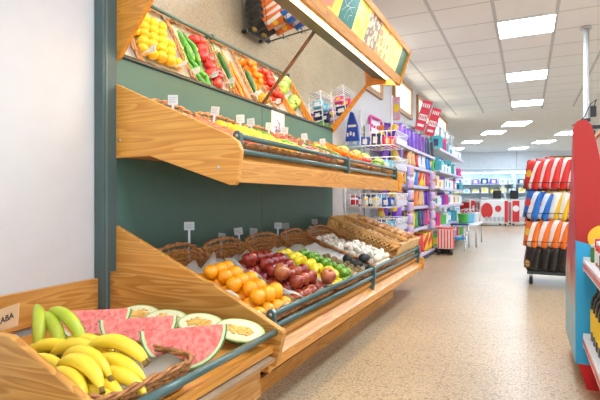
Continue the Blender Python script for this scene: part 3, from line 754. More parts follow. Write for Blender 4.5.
bunch_at('bunch of yellow bananas in the middle of the pile above the wicker rim', M_BA, [(-1.02, .90, .435, -.3, .1, .0, .20), (-1.00, .94, .448, -.1, .1, .05, .20), (-1.035, .965, .472, .1, .12, .06, .21)])
bunch_at('bunch of yellow bananas at the top of the pile with the tallest arch', M_BA, [(-1.06, .99, .515, -.1, .12, .08, .215), (-1.10, 1.035, .495, .1, .1, .12, .21), (-1.20, .985, .488, -.2, .08, .22, .21)])
bunch_at('bunch of yellow bananas at the back of the pile beside the pink wedges', M_BA, [(-1.25, 1.04, .482, .0, .05, .30, .2), (-1.32, .98, .475, -.2, .03, .35, .2), (-1.27, .91, .455, -.4, .03, .15, .19), (-1.18, 1.10, .455, .2, .1, .2, .19)])
bunch_at('bunch of yellow bananas lying lowest beneath the others', M_BA, [(-1.0, .86, .425, -.4, .1, .1, .19), (-1.16, .87, .425, -.5, .1, -.1, .19), (-1.12, .95, .42, 0, .1, .0, .19), (-1.3, 1.1, .43, 0, .0, .2, .19)])
bunch_at('bunch of greenish bananas leaning on top, stems towards the wooden wall board', M_BG, [(-1.40, .985, .525, -.3, .80, -.62, .185), (-1.315, 1.035, .535, .0, .58, -.05, .215), (-1.35, 1.005, .515, -.2, .66, -.28, .19)])
bask(MBn, -1.15, 1.00, .44, .36, .088, .0, 'wicker basket under the bananas behind the green rail')
liner(.40, .32, .05, MBn(-1.15, 1.01), 'white paper between the bananas and the watermelon wedges', 71, over=.02)
# watermelon wedges
M_WF = mat('watermelon_flesh', (234, 84, 68), .3, c2=(248, 140, 120), nscale=60, coat=1.0, bump=1.0, bscale=34, var=.1)
M_WR = mat('watermelon_rind', (206, 226, 160), .4, coat=.6)
M_WS = mat('watermelon_skin', (52, 92, 44), .35, c2=(104, 146, 74), nscale=10, coat=.6)
def sector(bm, R0, R1, a0, a1, Rx, n=16, m=12, M=None):
    """solid spherical sector shell between radii, axis = local X, angle measured about X"""
    def P(r, th, ph):
        return M @ Vector((r*Rx*math.cos(th), r*math.sin(th)*math.cos(ph), r*math.sin(th)*math.sin(ph)))
    for r, flip in ((R1, 0), (R0, 1)):
        if r <= 0: continue
        G = [[bm.verts.new(P(r, PI*i/n, a0+(a1-a0)*j/m)) for j in range(m+1)] for i in range(n+1)]
        for i in range(n):
            for j in range(m):
                f = bm.faces.new((G[i][j], G[i+1][j], G[i+1][j+1], G[i][j+1])); f.smooth = True
    for ph in (a0, a1):
        A = [bm.verts.new(P(R1, PI*i/n, ph)) for i in range(n+1)]
        if R0 > 0:
            Bv = [bm.verts.new(P(R0, PI*i/n, ph)) for i in range(n+1)]
            for i in range(n): bm.faces.new((A[i], A[i+1], Bv[i+1], Bv[i]))
        else: bm.faces.new(A)
    bmesh.ops.remove_doubles(bm, verts=bm.verts, dist=1e-5)
    bmesh.ops.recalc_face_normals(bm, faces=bm.faces)
    return bm
def melon_wedge(label, loc, rz, rx, R_=.125, group=None, half=math.radians(46), RX=1.05):
    t = thing('watermelon_wedge', label, 'watermelon', loc, group=group)
    M = T(*loc) @ Rot(rz, 'Z') @ Rot(rx, 'X')
    a0, a1 = -PI/2-half, -PI/2+half
    obj('flesh', sector(BM(), 0, R_*.90, a0, a1, RX, M=M), M_WF, t)
    obj('rind', sector(BM(), R_*.902, R_*.965, a0, a1, RX, M=M), M_WR, t)
    obj('skin', sector(BM(), R_*.966, R_, a0, a1, RX, M=M), M_WS, t)
    s = BM(); rr = random.Random(int(loc[0]*1000))
    for k in range(9):
        th = rr.uniform(.6, 2.5); r = R_*rr.uniform(.35, .7)
        ell(s, (.0028, .0018, .0022), M @ T(r*RX*math.cos(th), r*math.sin(th)*math.cos(a0)-.0005, r*math.sin(th)*math.sin(a0)), 6, 4)
    obj('seed', s, mat('melon_seed', (60, 30, 20), .3), t).__setitem__('kind', 'stuff')
melon_wedge('big pink watermelon wedge in film nearest the green rail', (-1.045, 1.26, .492), .80, .38, .138, half=math.radians(42))
melon_wedge('pink watermelon wedge in film in the middle of the row', (-1.28, 1.29, .492), .70, .30, .130, half=math.radians(42))
melon_wedge('pink watermelon wedge in film nearest the wall board', (-1.52, 1.30, .494), .65, .28, .130, half=math.radians(42))
# melon halves
def melon_half(label, loc, rx, ry, rz, a=.125, b_=.056, c=.058):
    t = thing('melon_half', label, 'melon', loc)
    M = T(*loc) @ Euler((rx, ry, rz)).to_matrix().to_4x4()
    sk = BM(); n = 22; m = 7; G = []
    for i in range(m+1):
        ph = PI/2*i/m; G.append([sk.verts.new(M @ Vector((a*math.cos(ph)*math.cos(t_), b_*math.cos(ph)*math.sin(t_), -c*math.sin(ph)))) for t_ in [2*PI*j/n for j in range(n)]])
    for i in range(m):
        for j in range(n):
            f = sk.faces.new((G[i][j], G[i][(j+1) % n], G[i+1][(j+1) % n], G[i+1][j])); f.smooth = True
    sk.faces.new(G[0][::-1]) ; bmesh.ops.remove_doubles(sk, verts=sk.verts, dist=1e-5); bmesh.ops.recalc_face_normals(sk, faces=sk.faces)
    obj('skin', sk, mat('melon_skin', (48, 70, 40), .5, c2=(110, 120, 60), nscale=60, bump=.5, bscale=80), t)
    E = lambda k, h, z0: prism(BM(), [((a*k+h)*math.cos(x), (b_*k+h)*math.sin(x)) for x in [2*PI*j/28 for j in range(28)]], z0, z0+.0015, axis='Z', M=M)
    obj('rim_flesh', E(.97, 0, .0003), mat('melon_green_flesh', (192, 206, 120), .3, coat=.6), t)
    obj('flesh', E(.88, 0, .0018), mat('melon_flesh', (240, 234, 190), .3, coat=.8, var=.05, nscale=40), t)
    sd = BM(); rr = random.Random(int(abs(loc[0])*900))
    for k in range(95):
        x, y = rr.gauss(0, .42), rr.gauss(0, .33)
        if x*x+y*y < 1: ell(sd, (.010, .005, .004), M @ T(x*a*.62, y*b_*.5, .004) @ Rot(rr.uniform(-.4, .4), 'Z'), 8, 5)
    o = obj('seed_core', sd, mat('melon_seed_core', (246, 200, 104), .35, c2=(238, 172, 74), nscale=60, coat=.6), t); o['kind'] = 'stuff'
melon_half('halved melon with orange seeds, leftmost by the wall board', (-1.52, 1.53, .424), .58, 0, .15, a=.105)
melon_half('halved melon with orange seeds, second from the wall board', (-1.36, 1.52, .424), .56, 0, .13, a=.105)
melon_half('halved melon with orange seeds, third behind the middle wedge', (-1.19, 1.53, .424), .56, .03, .12, a=.105)
melon_half('halved melon with orange seeds, nearest the green rail', (-1.005, 1.535, .418), .58, .10, .12, a=.108)
# handwritten card by the bananas
t = thing('price_card', 'tan handwritten price card tucked behind the near board of the banana bin', 'price card', (-1.335, .83, .57))
Mc = T(-1.335, .835, .585) @ Rot(.05, 'Z') @ Rot(-.35, 'X') @ Rot(-.35, 'Y')
obj('card', box(BM(), -.05, .05, -.001, .001, -.03, .035, Mc), mat('tan_card', (206, 160, 116), .7), t)
text('handwriting', 'CABA', .026, Mc @ T(0, -.002, .0) @ Rot(PI/2, 'X') @ Rot(.12, 'Z'), mat('black_ink', (40, 36, 34), .7), t, .0004)
#@@PART2
# ---------------------------------------------------------------- packaged goods
def bagmat(name, c1, c2, c3, dia=.14, seed=0, blob=True, band=.026, blobz=.17):
    """foil bag print: main colour, slanted white band, round motif"""
    if name in MATS: return MATS[name]
    m = bpy.data.materials.new(name); m.use_nodes = True
    N = m.node_tree.nodes; L = m.node_tree.links; b = N['Principled BSDF']
    tc = N.new('ShaderNodeTexCoord'); sp = N.new('ShaderNodeSeparateXYZ'); L.new(tc.outputs['Object'], sp.inputs[0])
    def M(op, a, v):
        n = N.new('ShaderNodeMath'); n.operation = op
        for i, q in enumerate((a, v)):
            if isinstance(q, (int, float)): n.inputs[i].default_value = q
            else: L.new(q, n.inputs[i])
        return n.outputs[0]
    u = M('ADD', sp.outputs['X'], M('MULTIPLY', sp.outputs['Z'], -dia)); u = M('ADD', u, -.005)
    s1 = M('LESS_THAN', M('ABSOLUTE', u, 0), band)
    mx = N.new('ShaderNodeMixRGB'); L.new(s1, mx.inputs[0]); mx.inputs[1].default_value = lin(c1); mx.inputs[2].default_value = lin(c2)
    out = mx.outputs[0]
    if blob:
        dx = M('ADD', sp.outputs['X'], .03); dz = M('ADD', sp.outputs['Z'], -blobz)
        r2 = M('ADD', M('MULTIPLY', dx, dx), M('MULTIPLY', dz, dz)); s2 = M('LESS_THAN', r2, .0016)
        m2 = N.new('ShaderNodeMixRGB'); L.new(s2, m2.inputs[0]); L.new(out, m2.inputs[1]); m2.inputs[2].default_value = lin(c3); out = m2.outputs[0]
    L.new(out, b.inputs['Base Color']); b.inputs['Roughness'].default_value = .32; b.inputs['Coat Weight'].default_value = .3
    nz = N.new('ShaderNodeTexNoise'); nz.inputs['Scale'].default_value = 30; L.new(tc.outputs['Object'], nz.inputs['Vector'])
    bp = N.new('ShaderNodeBump'); bp.inputs['Strength'].default_value = .5; bp.inputs['Distance'].default_value = .006; L.new(nz.outputs['Fac'], bp.inputs['Height']); L.new(bp.outputs[0], b.inputs['Normal'])
    MATS[name] = m; return m
def bag_mesh(w=.2, h=.28, d=.07, seed=0):
    bm = BM(); nx, nz = 10, 12
    for s in (-1, 1):
        V = []
        for i in range(nx+1):
            row = []
            for k in range(nz+1):
                u, v = -1+2*i/nx, -1+2*k/nz
                prof = max(0, (1-abs(u)**2.6))*max(0, (1-abs(v)**5))
                pin = 1-.06*(1-abs(v)**2)*(abs(u) > .99)
                y = s*d/2*prof**.6*(1+.15*noise.noise((u*2.2+seed, v*2.2, s)))
                row.append(bm.verts.new((u*w/2*pin, y, (v+1)*h/2)))
            V.append(row)
        for i in range(nx):
            for k in range(nz):
                f = bm.faces.new((V[i][k], V[i+1][k], V[i+1][k+1], V[i][k+1])); f.smooth = True
    bmesh.ops.remove_doubles(bm, verts=bm.verts, dist=1e-4); bmesh.ops.recalc_face_normals(bm, faces=bm.faces)
    return bm
def bag(name, w, h, d, m, cat='bag'): return Placer(tag(obj(name, bag_mesh(w, h, d, hash(name) % 7 if False else len(name)), m), None, cat))
def bottle_proto(name, r, h, m, capm, labm, cat='bottle'):
    o = obj(name, lathe(BM(), [(0, 0), (r*.9, 0), (r, r*.15), (r, h*.62), (r*.8, h*.72), (r*.36, h*.80), (r*.33, h*.93), (0, h*.93)], 14), m, smooth=True); tag(o, None, cat)
    obj('cap', lathe(BM(), [(0, h*.93), (r*.4, h*.93), (r*.4, h), (0, h)], 12), capm, o, world=False)
    obj('label', lathe(BM(), [(r*1.012, h*.16), (r*1.012, h*.52)], 14), labm, o, world=False)
    return Placer(o)
def jar_proto(name, r, h, m, lidm, labm, cat='jar'):
    o = obj(name, lathe(BM(), [(0, 0), (r*.92, 0), (r, r*.12), (r, h*.72), (r*.85, h*.82), (0, h*.82)], 14), m, smooth=True); tag(o, None, cat)
    obj('lid', lathe(BM(), [(0, h*.82), (r*.9, h*.82), (r*.9, h), (0, h)], 14), lidm, o, world=False)
    obj('label', lathe(BM(), [(r*1.015, h*.15), (r*1.015, h*.62)], 14), labm, o, world=False)
    return Placer(o)
def box_proto(name, w, d, h, m, labm, cat='box'):
    o = obj(name, box(BM(), -w/2, w/2, -d/2, d/2, 0, h, bev=.002), m); tag(o, None, cat)
    obj('printed_panel', box(BM(), -w*.30, w*.18, -d/2-.0015, -d/2-.0002, h*.2, h*.75), labm, o, world=False)
    obj('side_panel', box(BM(), w/2+.0002, w/2+.0015, -d*.30, d*.2, h*.3, h*.8), labm, o, world=False)
    return Placer(o)
LILAC = mat('lilac_price_strip', (202, 190, 218), .5)
SHW = mat('shelf_white_metal', (232, 232, 234), .45)
YEL = mat('yellow_print', (248, 214, 60), .5); TEAL = mat('teal_card', (60, 170, 176), .45); PINK = mat('pink_card', (234, 60, 130), .45)
RED = mat('red_plastic', (214, 30, 34), .35, coat=.2); BLUE = mat('blue_plastic', (32, 84, 186), .4); NAVY = mat('navy_card', (30, 44, 92), .45)
LGREEN = mat('bright_green_plastic', (84, 184, 80), .4); CYAN = mat('light_blue_plastic', (120, 196, 226), .4); PUR = mat('purple_card', (120, 60, 170), .4)
CREAM = mat('cream_card', (240, 228, 200), .5); ORG = mat('orange_card', (244, 130, 40), .45)
B_pur = bagmat('bag_purple', (104, 44, 176), (150, 90, 214), (250, 200, 60))
B_pyl = bagmat('bag_purple_yellow', (120, 50, 160), (248, 208, 70), (240, 120, 50), dia=-.4, band=.05)
B_ora = bagmat('bag_orange', (238, 116, 34), (248, 244, 238), (250, 200, 60))
B_red = bagmat('bag_red', (222, 40, 32), (250, 240, 236), (252, 196, 50), band=.018)
B_blu = bagmat('bag_blue', (30, 110, 200), (240, 244, 248), (220, 60, 50))
B_yel = bagmat('bag_yellow', (244, 190, 30), (250, 246, 236), (246, 216, 90), band=.045)
B_wht = bagmat('bag_white', (230, 228, 224), (50, 110, 200), (226, 150, 60))
B_blk = bagmat('bag_black', (34, 30, 30), (60, 54, 50), (206, 170, 90), band=.012, blobz=.06)
B_grn = bagmat('bag_green', (70, 160, 50), (246, 214, 60), (214, 60, 50))
B_pnk = bagmat('bag_pink', (226, 70, 140), (120, 40, 140), (250, 210, 80))
B_nav = bagmat('bag_navy', (30, 46, 90), (60, 84, 150), (230, 180, 80))
B_tan = bagmat('bag_tan', (216, 170, 110), (176, 60, 50), (190, 60, 50))
B_lil = bagmat('bag_lilac', (188, 166, 214), (230, 160, 96), (246, 150, 60), band=.018, blob=False)
S_red = bagmat('snack_red', (210, 30, 30), (250, 200, 50), (250, 240, 230), dia=-.3)
S_ora = bagmat('snack_orange', (240, 120, 30), (190, 40, 30), (250, 220, 120), dia=-.3)
S_yel = bagmat('snack_yellow', (250, 196, 30), (210, 60, 40), (60, 90, 180), dia=.4)
def shelving(name, label, x0, x1, y0, y1, zs, ztop, back=True):
    t = thing(name, label, 'shelves', ((x0+x1)/2, (y0+y1)/2, 0))
    obj('back_panel', box(BM(), x0, x0+.02, y0, y1, 0, ztop), SHW, t)
    obj('base', box(BM(), x0+.02, x1-.03, y0, y1, 0, zs[0]-.015), mat('dark_plinth', (70, 66, 70), .5), t)
    for z in zs:
        s = obj('shelf', box(BM(), x0+.02, x1-.02, y0+.01, y1-.01, z-.014, z), SHW, t)
        obj('price_strip', box(BM(), x1-.02, x1-.012, y0+.01, y1-.01, z-.032, z+.008), LILAC, s)
    for y in (y0, y1-.02): obj('upright', box(BM(), x0+.02, x0+.06, y, y+.02, 0, ztop), SHW, t)
    return t
# snack shelves
AX0, AX1, AY0, AY1 = -1.84, -1.385, 5.66, 8.08
AZ = [.10, .50, .81, 1.10, 1.36, 1.60]
shelving('snack_shelves', 'white wall shelving packed with crisp and sweet bags beyond the fruit display', AX0, AX1, AY0, AY1, AZ, 1.85)
rows = [
 (0, .28, [S_red, S_ora, B_grn, S_red, S_yel, S_ora], 'bottom'), (1, .25, [B_nav, B_tan, B_grn, B_nav, B_pnk, B_tan], 'second'), (2, .24, [S_ora, B_nav, S_ora, B_tan, B_pur, S_red], 'third'),
 (3, .22, [S_yel, B_wht, B_blu, S_yel, B_pnk, B_blu], 'fourth'), (4, .21, [B_nav, B_tan, S_red, B_wht, B_blu, B_grn], 'fifth'), (5, .27, [B_pur, B_pur, B_pur, B_pyl, B_nav, B_blk], 'top')]
CN = {S_red.name: 'red and yellow', S_ora.name: 'orange and red', S_yel.name: 'yellow and red', B_red.name: 'red', B_ora.name: 'orange', B_grn.name: 'green', B_yel.name: 'yellow', B_nav.name: 'navy', B_tan.name: 'tan', B_pnk.name: 'pink', B_wht.name: 'white', B_blu.name: 'blue', B_pur.name: 'purple', B_pyl.name: 'purple and yellow', B_blk.name: 'black', B_lil.name: 'lilac'}
rr = random.Random(77); PB = {}
def getbag(m, h, w=.19, nm='snack_bag'):
    k = (m.name, h, w)
    if k not in PB: PB[k] = bag(nm, w, h, .10 if w > .23 else .07, m)
    return PB[k]
for si, h, cols, nm in rows:
    n = 10
    for k in range(n):
        m = cols[(k*len(cols))//n]
        y = AY0+.12+(AY1-AY0-.24)*k/(n-1)
        getbag(m, h, .235)((AX1-.13+rr.uniform(-.015, .015), y, AZ[si]+.001), (-.08, rr.uniform(-.08, .08), .50+rr.uniform(-.16, .16)),
            '%s foil snack bag on the %s shelf of the white wall shelving' % (CN[m.name], nm), '%s snack bags on the %s shelf' % (CN[m.name], nm), 1+rr.uniform(-.04, .04))
# hanging bags on the end of the snack shelves
t = thing('hanging_rail', 'white upright pole with hooks at the near end of the snack shelves', 'display pole', (-1.47, 5.56, 0))
obj('pole', tube(BM(), [(-1.47, 5.56, .0), (-1.47, 5.56, 2.16)], .014, 10), WHITEC, t)
for z in (.88, 1.12, 1.36, 1.60, 1.84): obj('hook', tube(BM(), [(-1.66, 5.56, z+.02), (-1.36, 5.56, z+.02)], .004, 6), WIRE, t)
for r, z in enumerate((.62, .86, 1.10, 1.34, 1.58)):
    for c_, x in enumerate((-1.56, -1.40)):
        m = (B_pyl, B_pur)[(r+c_) % 2]
        getbag(m, .20, .125, 'sweet_bag')((x, 5.50, z+.02), (.05, rr.uniform(-.06, .06), .3+rr.uniform(-.15, .15)),
            '%s bag hanging %s from top in the %s column of white hooks' % (CN[m.name], ['fifth', 'fourth', 'third', 'second', 'first'][r], ['left', 'right'][c_]))
t = thing('poster_card', 'tall lilac card with a yellow motif above the hanging purple bags', 'poster', (-1.42, 5.56, 1.86))
obj('card', box(BM(), -1.455, -1.365, 5.541, 5.546, 1.86, 2.14), mat('poster_lilac', (206, 186, 214), .5, c2=(236, 150, 150), nscale=20), t)
obj('motif', prism(BM(), [(-1.41+.034*math.cos(a)*(1+.15*math.cos(5*a)), 2.0+.055*math.sin(a)) for a in [2*PI*i/24 for i in range(24)]], 5.531, 5.5345), YEL, t)
# clip strips of small packs in front of the shelves
for ci, (y, l) in enumerate([(5.95, 'nearer'), (7.5, 'farther')]):
    t = thing('clip_strip', 'vertical hanging strip on the front edge of the snack shelves, the %s one' % l, 'hanging strip', (AX1+.012, y, .4))
    obj('strip', box(BM(), AX1+.006, AX1+.010, y-.02, y+.02, .42, 1.36), LILAC, t)
    for k in range(6):
        getbag(B_lil, .13, .13, 'small_pack')((AX1+.045, y, .45+.15*k), (0, 0, 1.2), 'small lilac pack on the %s hanging strip of the snack shelves' % l, 'packs on the %s strip' % l)
# tall product shelves with household goods
BY0, BY1 = 8.2, 11.45
BZ = [.10, .45, .80, 1.10, 1.40, 1.78]
shelving('household_shelves', 'white wall shelving of household boxes beyond the snack shelves', AX0, -1.33, BY0, BY1, BZ, 1.98)
bx = [box_proto('carton', .16, .16, .24, TEAL, NAVY), box_proto('carton', .14, .14, .22, PINK, PUR), box_proto('carton', .15, .16, .2, WHITEC, TEAL), box_proto('carton', .15, .16, .22, PUR, YEL), box_proto('carton', .18, .16, .2, LGREEN, YEL), box_proto('carton', .16, .16, .2, CREAM, ORG)]
bn_ = ['teal', 'pink', 'white', 'purple', 'bright green', 'cream']
bo = bottle_proto('detergent_bottle', .045, .26, CYAN, BLUE, WHITEC)
seqs = [(0, [4, 2, 0, 5, 2, 1, 4]), (1, [1, 4, 2, 9, 0, 2, 5]), (2, [2, 3, 1, 2, 9, 5, 2]), (3, [5, 3, 2, 2, 1, 9, 0]), (4, [0, 9, 2, 0, 2, 9, 1]), (5, [0, 1, 0, 2, 2, 2, 2])]
on = ['bottom', 'second', 'third', 'fourth', 'fifth', 'top']
for si, sq in seqs:
    n = 14
    for k in range(n):
        q = sq[(k*7)//n]; y = BY0+.14+(BY1-BY0-.28)*k/(n-1); p = (-1.33-.13+rr.uniform(-.02, .02), y, BZ[si]+.001)
        if q == 9: bo(p, (0, 0, 1.2), 'light blue detergent bottle on the %s shelf of the household shelving' % on[si], 'detergent bottles')
        else: bx[q](p, (0, 0, .4+rr.uniform(-.2, .2)), '%s carton on the %s shelf of the household shelving' % (bn_[q], on[si]), '%s cartons on the %s household shelf' % (bn_[q], on[si]), (1+rr.uniform(-.25, .1), 1, 1+rr.uniform(-.35, .1)))
clear = mat('clear_tub', (222, 236, 242), .15, alpha=.55)
for k in range(4):
    y = 8.5+.62*k; t = thing('storage_tub', 'clear plastic storage tub on top of the household shelving, number %s from the front' % ['one', 'two', 'three', 'four'][k], 'storage tub', (-1.6, y, 1.98))
    obj('tub', box(BM(), -1.78, -1.44, y-.2, y+.2, 2.03, 2.22, bev=.01), clear, t); obj('lid', box(BM(), -1.79, -1.43, y-.21, y+.21, 2.22, 2.24), WHITEC, t)
    obj('tub_base', box(BM(), -1.77, -1.45, y-.19, y+.19, 1.981, 2.03), WHITEC, t)
# red hanging banners over the snack shelves
for k, (x, y) in enumerate([(-1.52, 7.35), (-1.50, 8.05)]):
    l = ['nearer', 'farther'][k]
    t = thing('promotion_banner', 'red promotional banner leaning above the shelves, the %s of the pair' % l, 'banner', (x, y, 2.0))
    M = T(x, y, 1.98) @ Rot(.25, 'Z') @ Rot(.30, 'Y')
    obj('sheet', box(BM(), -.075, .075, -.004, .004, 0, .47, M), mat('banner_red', (226, 48, 76), .45), t)
    w = BM(); box(w, -.06, .06, -.0065, -.0045, .16, .25, M); box(w, -.05, .05, -.0065, -.0045, .06, .10, M)
    for j in range(4): box(w, -.055+.03*j, -.037+.03*j, -.0065, -.0045, .36, .42, M)
    obj('lettering', w, WHITEC, t)
    rp = BM(); [box(rp, -.05+.028*j, -.034+.028*j, -.009, -.007, .18, .23, M) for j in range(4)]
    obj('red_print', rp, RED, t)
    obj('support', tube(BM(), [M @ Vector((0, .01, .0)), Vector((x-.0, y+.01, 1.845))], .006, 6), WIRE, t)
# pink framed sign on the wall
t = thing('pink_framed_sign', 'pink rounded frame holding a white sign with pink lettering on the white wall', 'sign', (WX+.03, 6.06, 1.76))
fy = lambda p: (WX+.035, p[0]+.16, p[1]-.07)
pth = []
for cx, cy, a0 in ((6.14, 2.0, 0), (5.72, 2.0, PI/2)):
    for i in range(6): a = a0+PI/2*i/5; pth.append((cx+.06*math.cos(a), cy+.06*math.sin(a)))
pth += [(5.66, 1.62), (6.20, 1.62)]
obj('frame', tube(BM(), [fy(p) for p in pth], .019, 8, closed=True), mat('hot_pink_frame', (238, 60, 150), .4), t)
obj('sheet', box(BM(), WX+.015, WX+.02, 5.85, 6.33, 1.69, 1.96), WHITEC, t)
pk = BM()
for st in ([(5.74, 1.95), (5.76, 1.84), (5.82, 1.84)], [(5.78, 1.97), (5.80, 1.86), (5.84, 1.93), (5.86, 1.86)], [(5.90, 1.96), (5.88, 1.88), (5.93, 1.86)], [(5.96, 1.92), (5.97, 1.86)], [(6.01, 1.97), (6.02, 1.85)], [(6.06, 1.95), (6.05, 1.87), (6.09, 1.86), (6.12, 1.9)]):
    tube(pk, [(WX+.024, a+.16, b-.07) for a, b in st], .014, 6)
obj('lettering', pk, PINK, t)
# wire basket racks just beyond the display
def wire_basket(t, x0, x1, y0, y1, z, h, n=9, nm='wire_basket_shelf', front=True):
    w = BM(); r = .0045
    for zz, k in ((z, 1), (z+h, 1)): tube(w, [(x0, y0, zz), (x1-(0 if zz == z else -.05), y0, zz), (x1-(0 if zz == z else -.05), y1, zz), (x0, y1, zz)], r*1.3, 6, closed=True)
    for i in range(n+1):
        x = x0+(x1-x0)*i/n
        tube(w, [(x, y0, z), (x+(.05 if i == n else 0), y0, z+h)], r, 5); tube(w, [(x, y0, z), (x, y1, z)], r, 5); tube(w, [(x, y1, z), (x+(.05 if i == n else 0), y1, z+h)], r, 5)
    for i in range(n+1):
        y = y0+(y1-y0)*i/n; tube(w, [(x1, y, z), (x1+.05, y, z+h)], r, 5)
    return obj(nm, w, WIRE, t)
t = thing('wire_rack', 'white wire rack with slanted baskets directly beyond the fruit display', 'rack', (-1.55, 5.2, 0))
for x, y in ((-1.83, 4.93), (-1.83, 5.45)): obj('upright', tube(BM(), [(x, y, 0), (x, y, 2.0)], .010, 8), WIRE, t)
RZ = [.30, .56, .83, 1.22, 1.50]
for z in RZ: wire_basket(t, -1.83, -1.30, 4.93, 5.45, z, .15)
for z in (.56, .83, 1.22, 1.5): obj('clear_front', box(BM(), -1.262, -1.258, 4.95, 5.43, z+.015, z+.08), mat('clear_strip', (236, 232, 244), .2, alpha=.6), t)
jl = jar_proto('jar', .036, .11, YEL, WHITEC, WHITEC); cu = jar_proto('tub', .045, .12, WHITEC, RED, RED, 'tub')
bb_ = [box_proto('packet', .10, .05, .17, CYAN, WHITEC, 'packet'), box_proto('packet', .10, .05, .16, BLUE, WHITEC, 'packet'), box_proto('packet', .09, .05, .15, PINK, YEL, 'packet'), box_proto('packet', .09, .05, .15, LGREEN, WHITEC, 'packet'), box_proto('packet', .10, .05, .17, NAVY, WHITEC, 'packet')]
pn = ['light blue', 'blue', 'pink', 'green', 'navy']
rn = ['lowest', 'second lowest', 'middle', 'second highest', 'highest']
for ri, z in enumerate(RZ):
    for c_ in range(4):
        x = -1.76+.125*c_
        for d_ in range(2):
            y = 5.03+.2*d_
            if ri == 2 and c_ == 0 and d_ == 0: cu((x, y, z+.006), (0, 0, .3), 'white tub with a red label in the middle basket of the white wire rack')
            elif ri == 2 and c_ in (1, 2) and d_ == 0: jl((x, y, z+.006), (0, 0, .3), 'yellow jar with a white lid in the middle basket of the wire rack', 'yellow jars in the wire rack')
            else:
                q = ([0, 1, 0, 1], [4, 0, 1, 0], [1, 4, 0, 1], [2, 3, 4, 0], [0, 1, 4, 2])[ri][c_]
                bb_[q]((x, y, z+.006), (0, rr.uniform(-.1, .1), .5+rr.uniform(-.4, .4)), '%s packet in the %s basket of the white wire rack' % (pn[q], rn[ri]), '%s packets in the %s wire basket' % (pn[q], rn[ri]), (1, 1, .72+rr.uniform(-.12, .12)))
# second, lower open wire baskets between the rack and the snack shelves
t = thing('wire_dump_basket', 'low-fronted white wire basket beside the pink framed sign', 'basket', (-1.55, 5.2, 1.36))
# blue towel-like pennant
t2 = thing('blue_hanging_bag', 'blue bag with white print hanging above the wire rack by the canopy', 'bag', (-1.72, 4.86, 1.55))
obj('bag', prism(BM(), [(-1.80, 1.55), (-1.64, 1.55), (-1.66, 1.72), (-1.71, 1.86), (-1.745, 1.87), (-1.78, 1.74)], 4.84, 4.88, bev=.008), mat('royal_blue_bag', (24, 66, 176), .45), t2)
w = BM(); [box(w, -1.78+.035*j, -1.76+.035*j, 4.836, 4.8395, 1.60+.012*(j % 2), 1.64+.012*(j % 2)) for j in range(3)]; box(w, -1.765, -1.675, 4.836, 4.8395, 1.70, 1.725)
obj('lettering', w, WHITEC, t2)
obj('hanger', tube(BM(), [(-1.725, 4.86, 1.865), (-1.725, 4.87, 1.93), (-1.83, 4.93, 1.96)], .004, 6), WIRE, t2)
bpy.data.objects.remove(t)
# striped cart and step stool on the floor
t = thing('striped_trolley', 'red and white striped shopping trolley standing at the end of the snack shelves', 'trolley', (-1.22, 8.0, 0))
sb = BM(); rs = BM(); x0, x1, y0, y1 = -1.34, -1.10, 7.9, 8.12
box(sb, x0, x1, y0, y1, .10, .42, bev=.01)
for i in range(5):
    a = x0+.012+(x1-x0)*i/5; box(rs, a, a+.022, y0-.003, y0-.0005, .11, .41); b_ = y0+.012+(y1-y0)*i/5; box(rs, x1+.0005, x1+.003, b_, b_+.02, .11, .41)
obj('body', sb, mat('pale_pink_canvas', (246, 214, 206), .6), t); obj('stripe', rs, mat('coral_stripe', (226, 90, 84), .6), t)
obj('lid', box(BM(), x0-.005, x1+.005, y0-.005, y1+.005, .42, .45, bev=.01), mat('coral_lid', (226, 96, 84), .5), t)
for x in (x0+.02, x1-.02): obj('wheel', lathe(BM(), [(0, -.02), (.045, -.02), (.05, 0), (.045, .02), (0, .02)], 16, T(x, y0+.03, .051) @ Rot(PI/2, 'Y')), BLACK, t)
obj('foot', box(BM(), x0+.01, x1-.01, y1-.05, y1-.03, 0, .10), BLACK, t)
t = thing('step_stool', 'blue two-step folding stool with steel legs beside the household shelves', 'stool', (-1.1, 8.9, 0))
obj('seat', box(BM(), -1.28, -.98, 8.95, 9.2, .43, .46, bev=.008), mat('dark_blue_step', (28, 50, 120), .45), t)
obj('lower_step', box(BM(), -1.26, -1.0, 8.66, 8.88, .20, .23, bev=.008), mat('sky_blue_step', (40, 150, 210), .45), t)
for x in (-1.27, -.99):
    obj('leg', tube(BM(), [(x, 8.62, .01), (x, 9.02, .43)], .011, 8), CHROME, t); obj('leg', tube(BM(), [(x, 9.28, .01), (x, 9.12, .43)], .011, 8), CHROME, t)
# low bright goods piled beside the household shelves
lowp = [('green_tub', LGREEN, (-1.12, 9.5), 'bright green tub stacked on the white low table'), ('cyan_tub', CYAN, (-1.05, 9.9), 'light blue tub stacked on the white low table'), ('pink_tub', PINK, (-1.15, 10.3), 'pink tub stacked on the white low table'), ('white_tub', WHITEC, (-1.0, 10.4), 'white tub stacked on the white low table')]
t = thing('low_table', 'low white display table holding plastic tubs past the step stool', 'table', (-1.08, 9.95, 0))
obj('table_top', box(BM(), -1.27, -.86, 9.4, 10.6, .40, .43), SHW, t)
for x in (-1.25, -.88):
    for y in (9.42, 10.58): obj('leg', tube(BM(), [(x, y, 0), (x, y, .40)], .012, 8), METAL, t)
for nme, m, (x, y), l in lowp:
    o = thing('plastic_tub', l, 'tub', (x, y, .431))
    obj('body', lathe(BM(), [(0, .431), (.08, .431), (.105, .62), (.11, .63), (.095, .63), (.085, .45), (0, .45)], 18, T(x, y, 0)), m, o)
    obj('handle', tube(BM(), [(x+.10*math.cos(a), y, .62+.09*math.sin(a)) for a in [PI*i/8 for i in range(9)]], .005, 6), WHITEC, o)
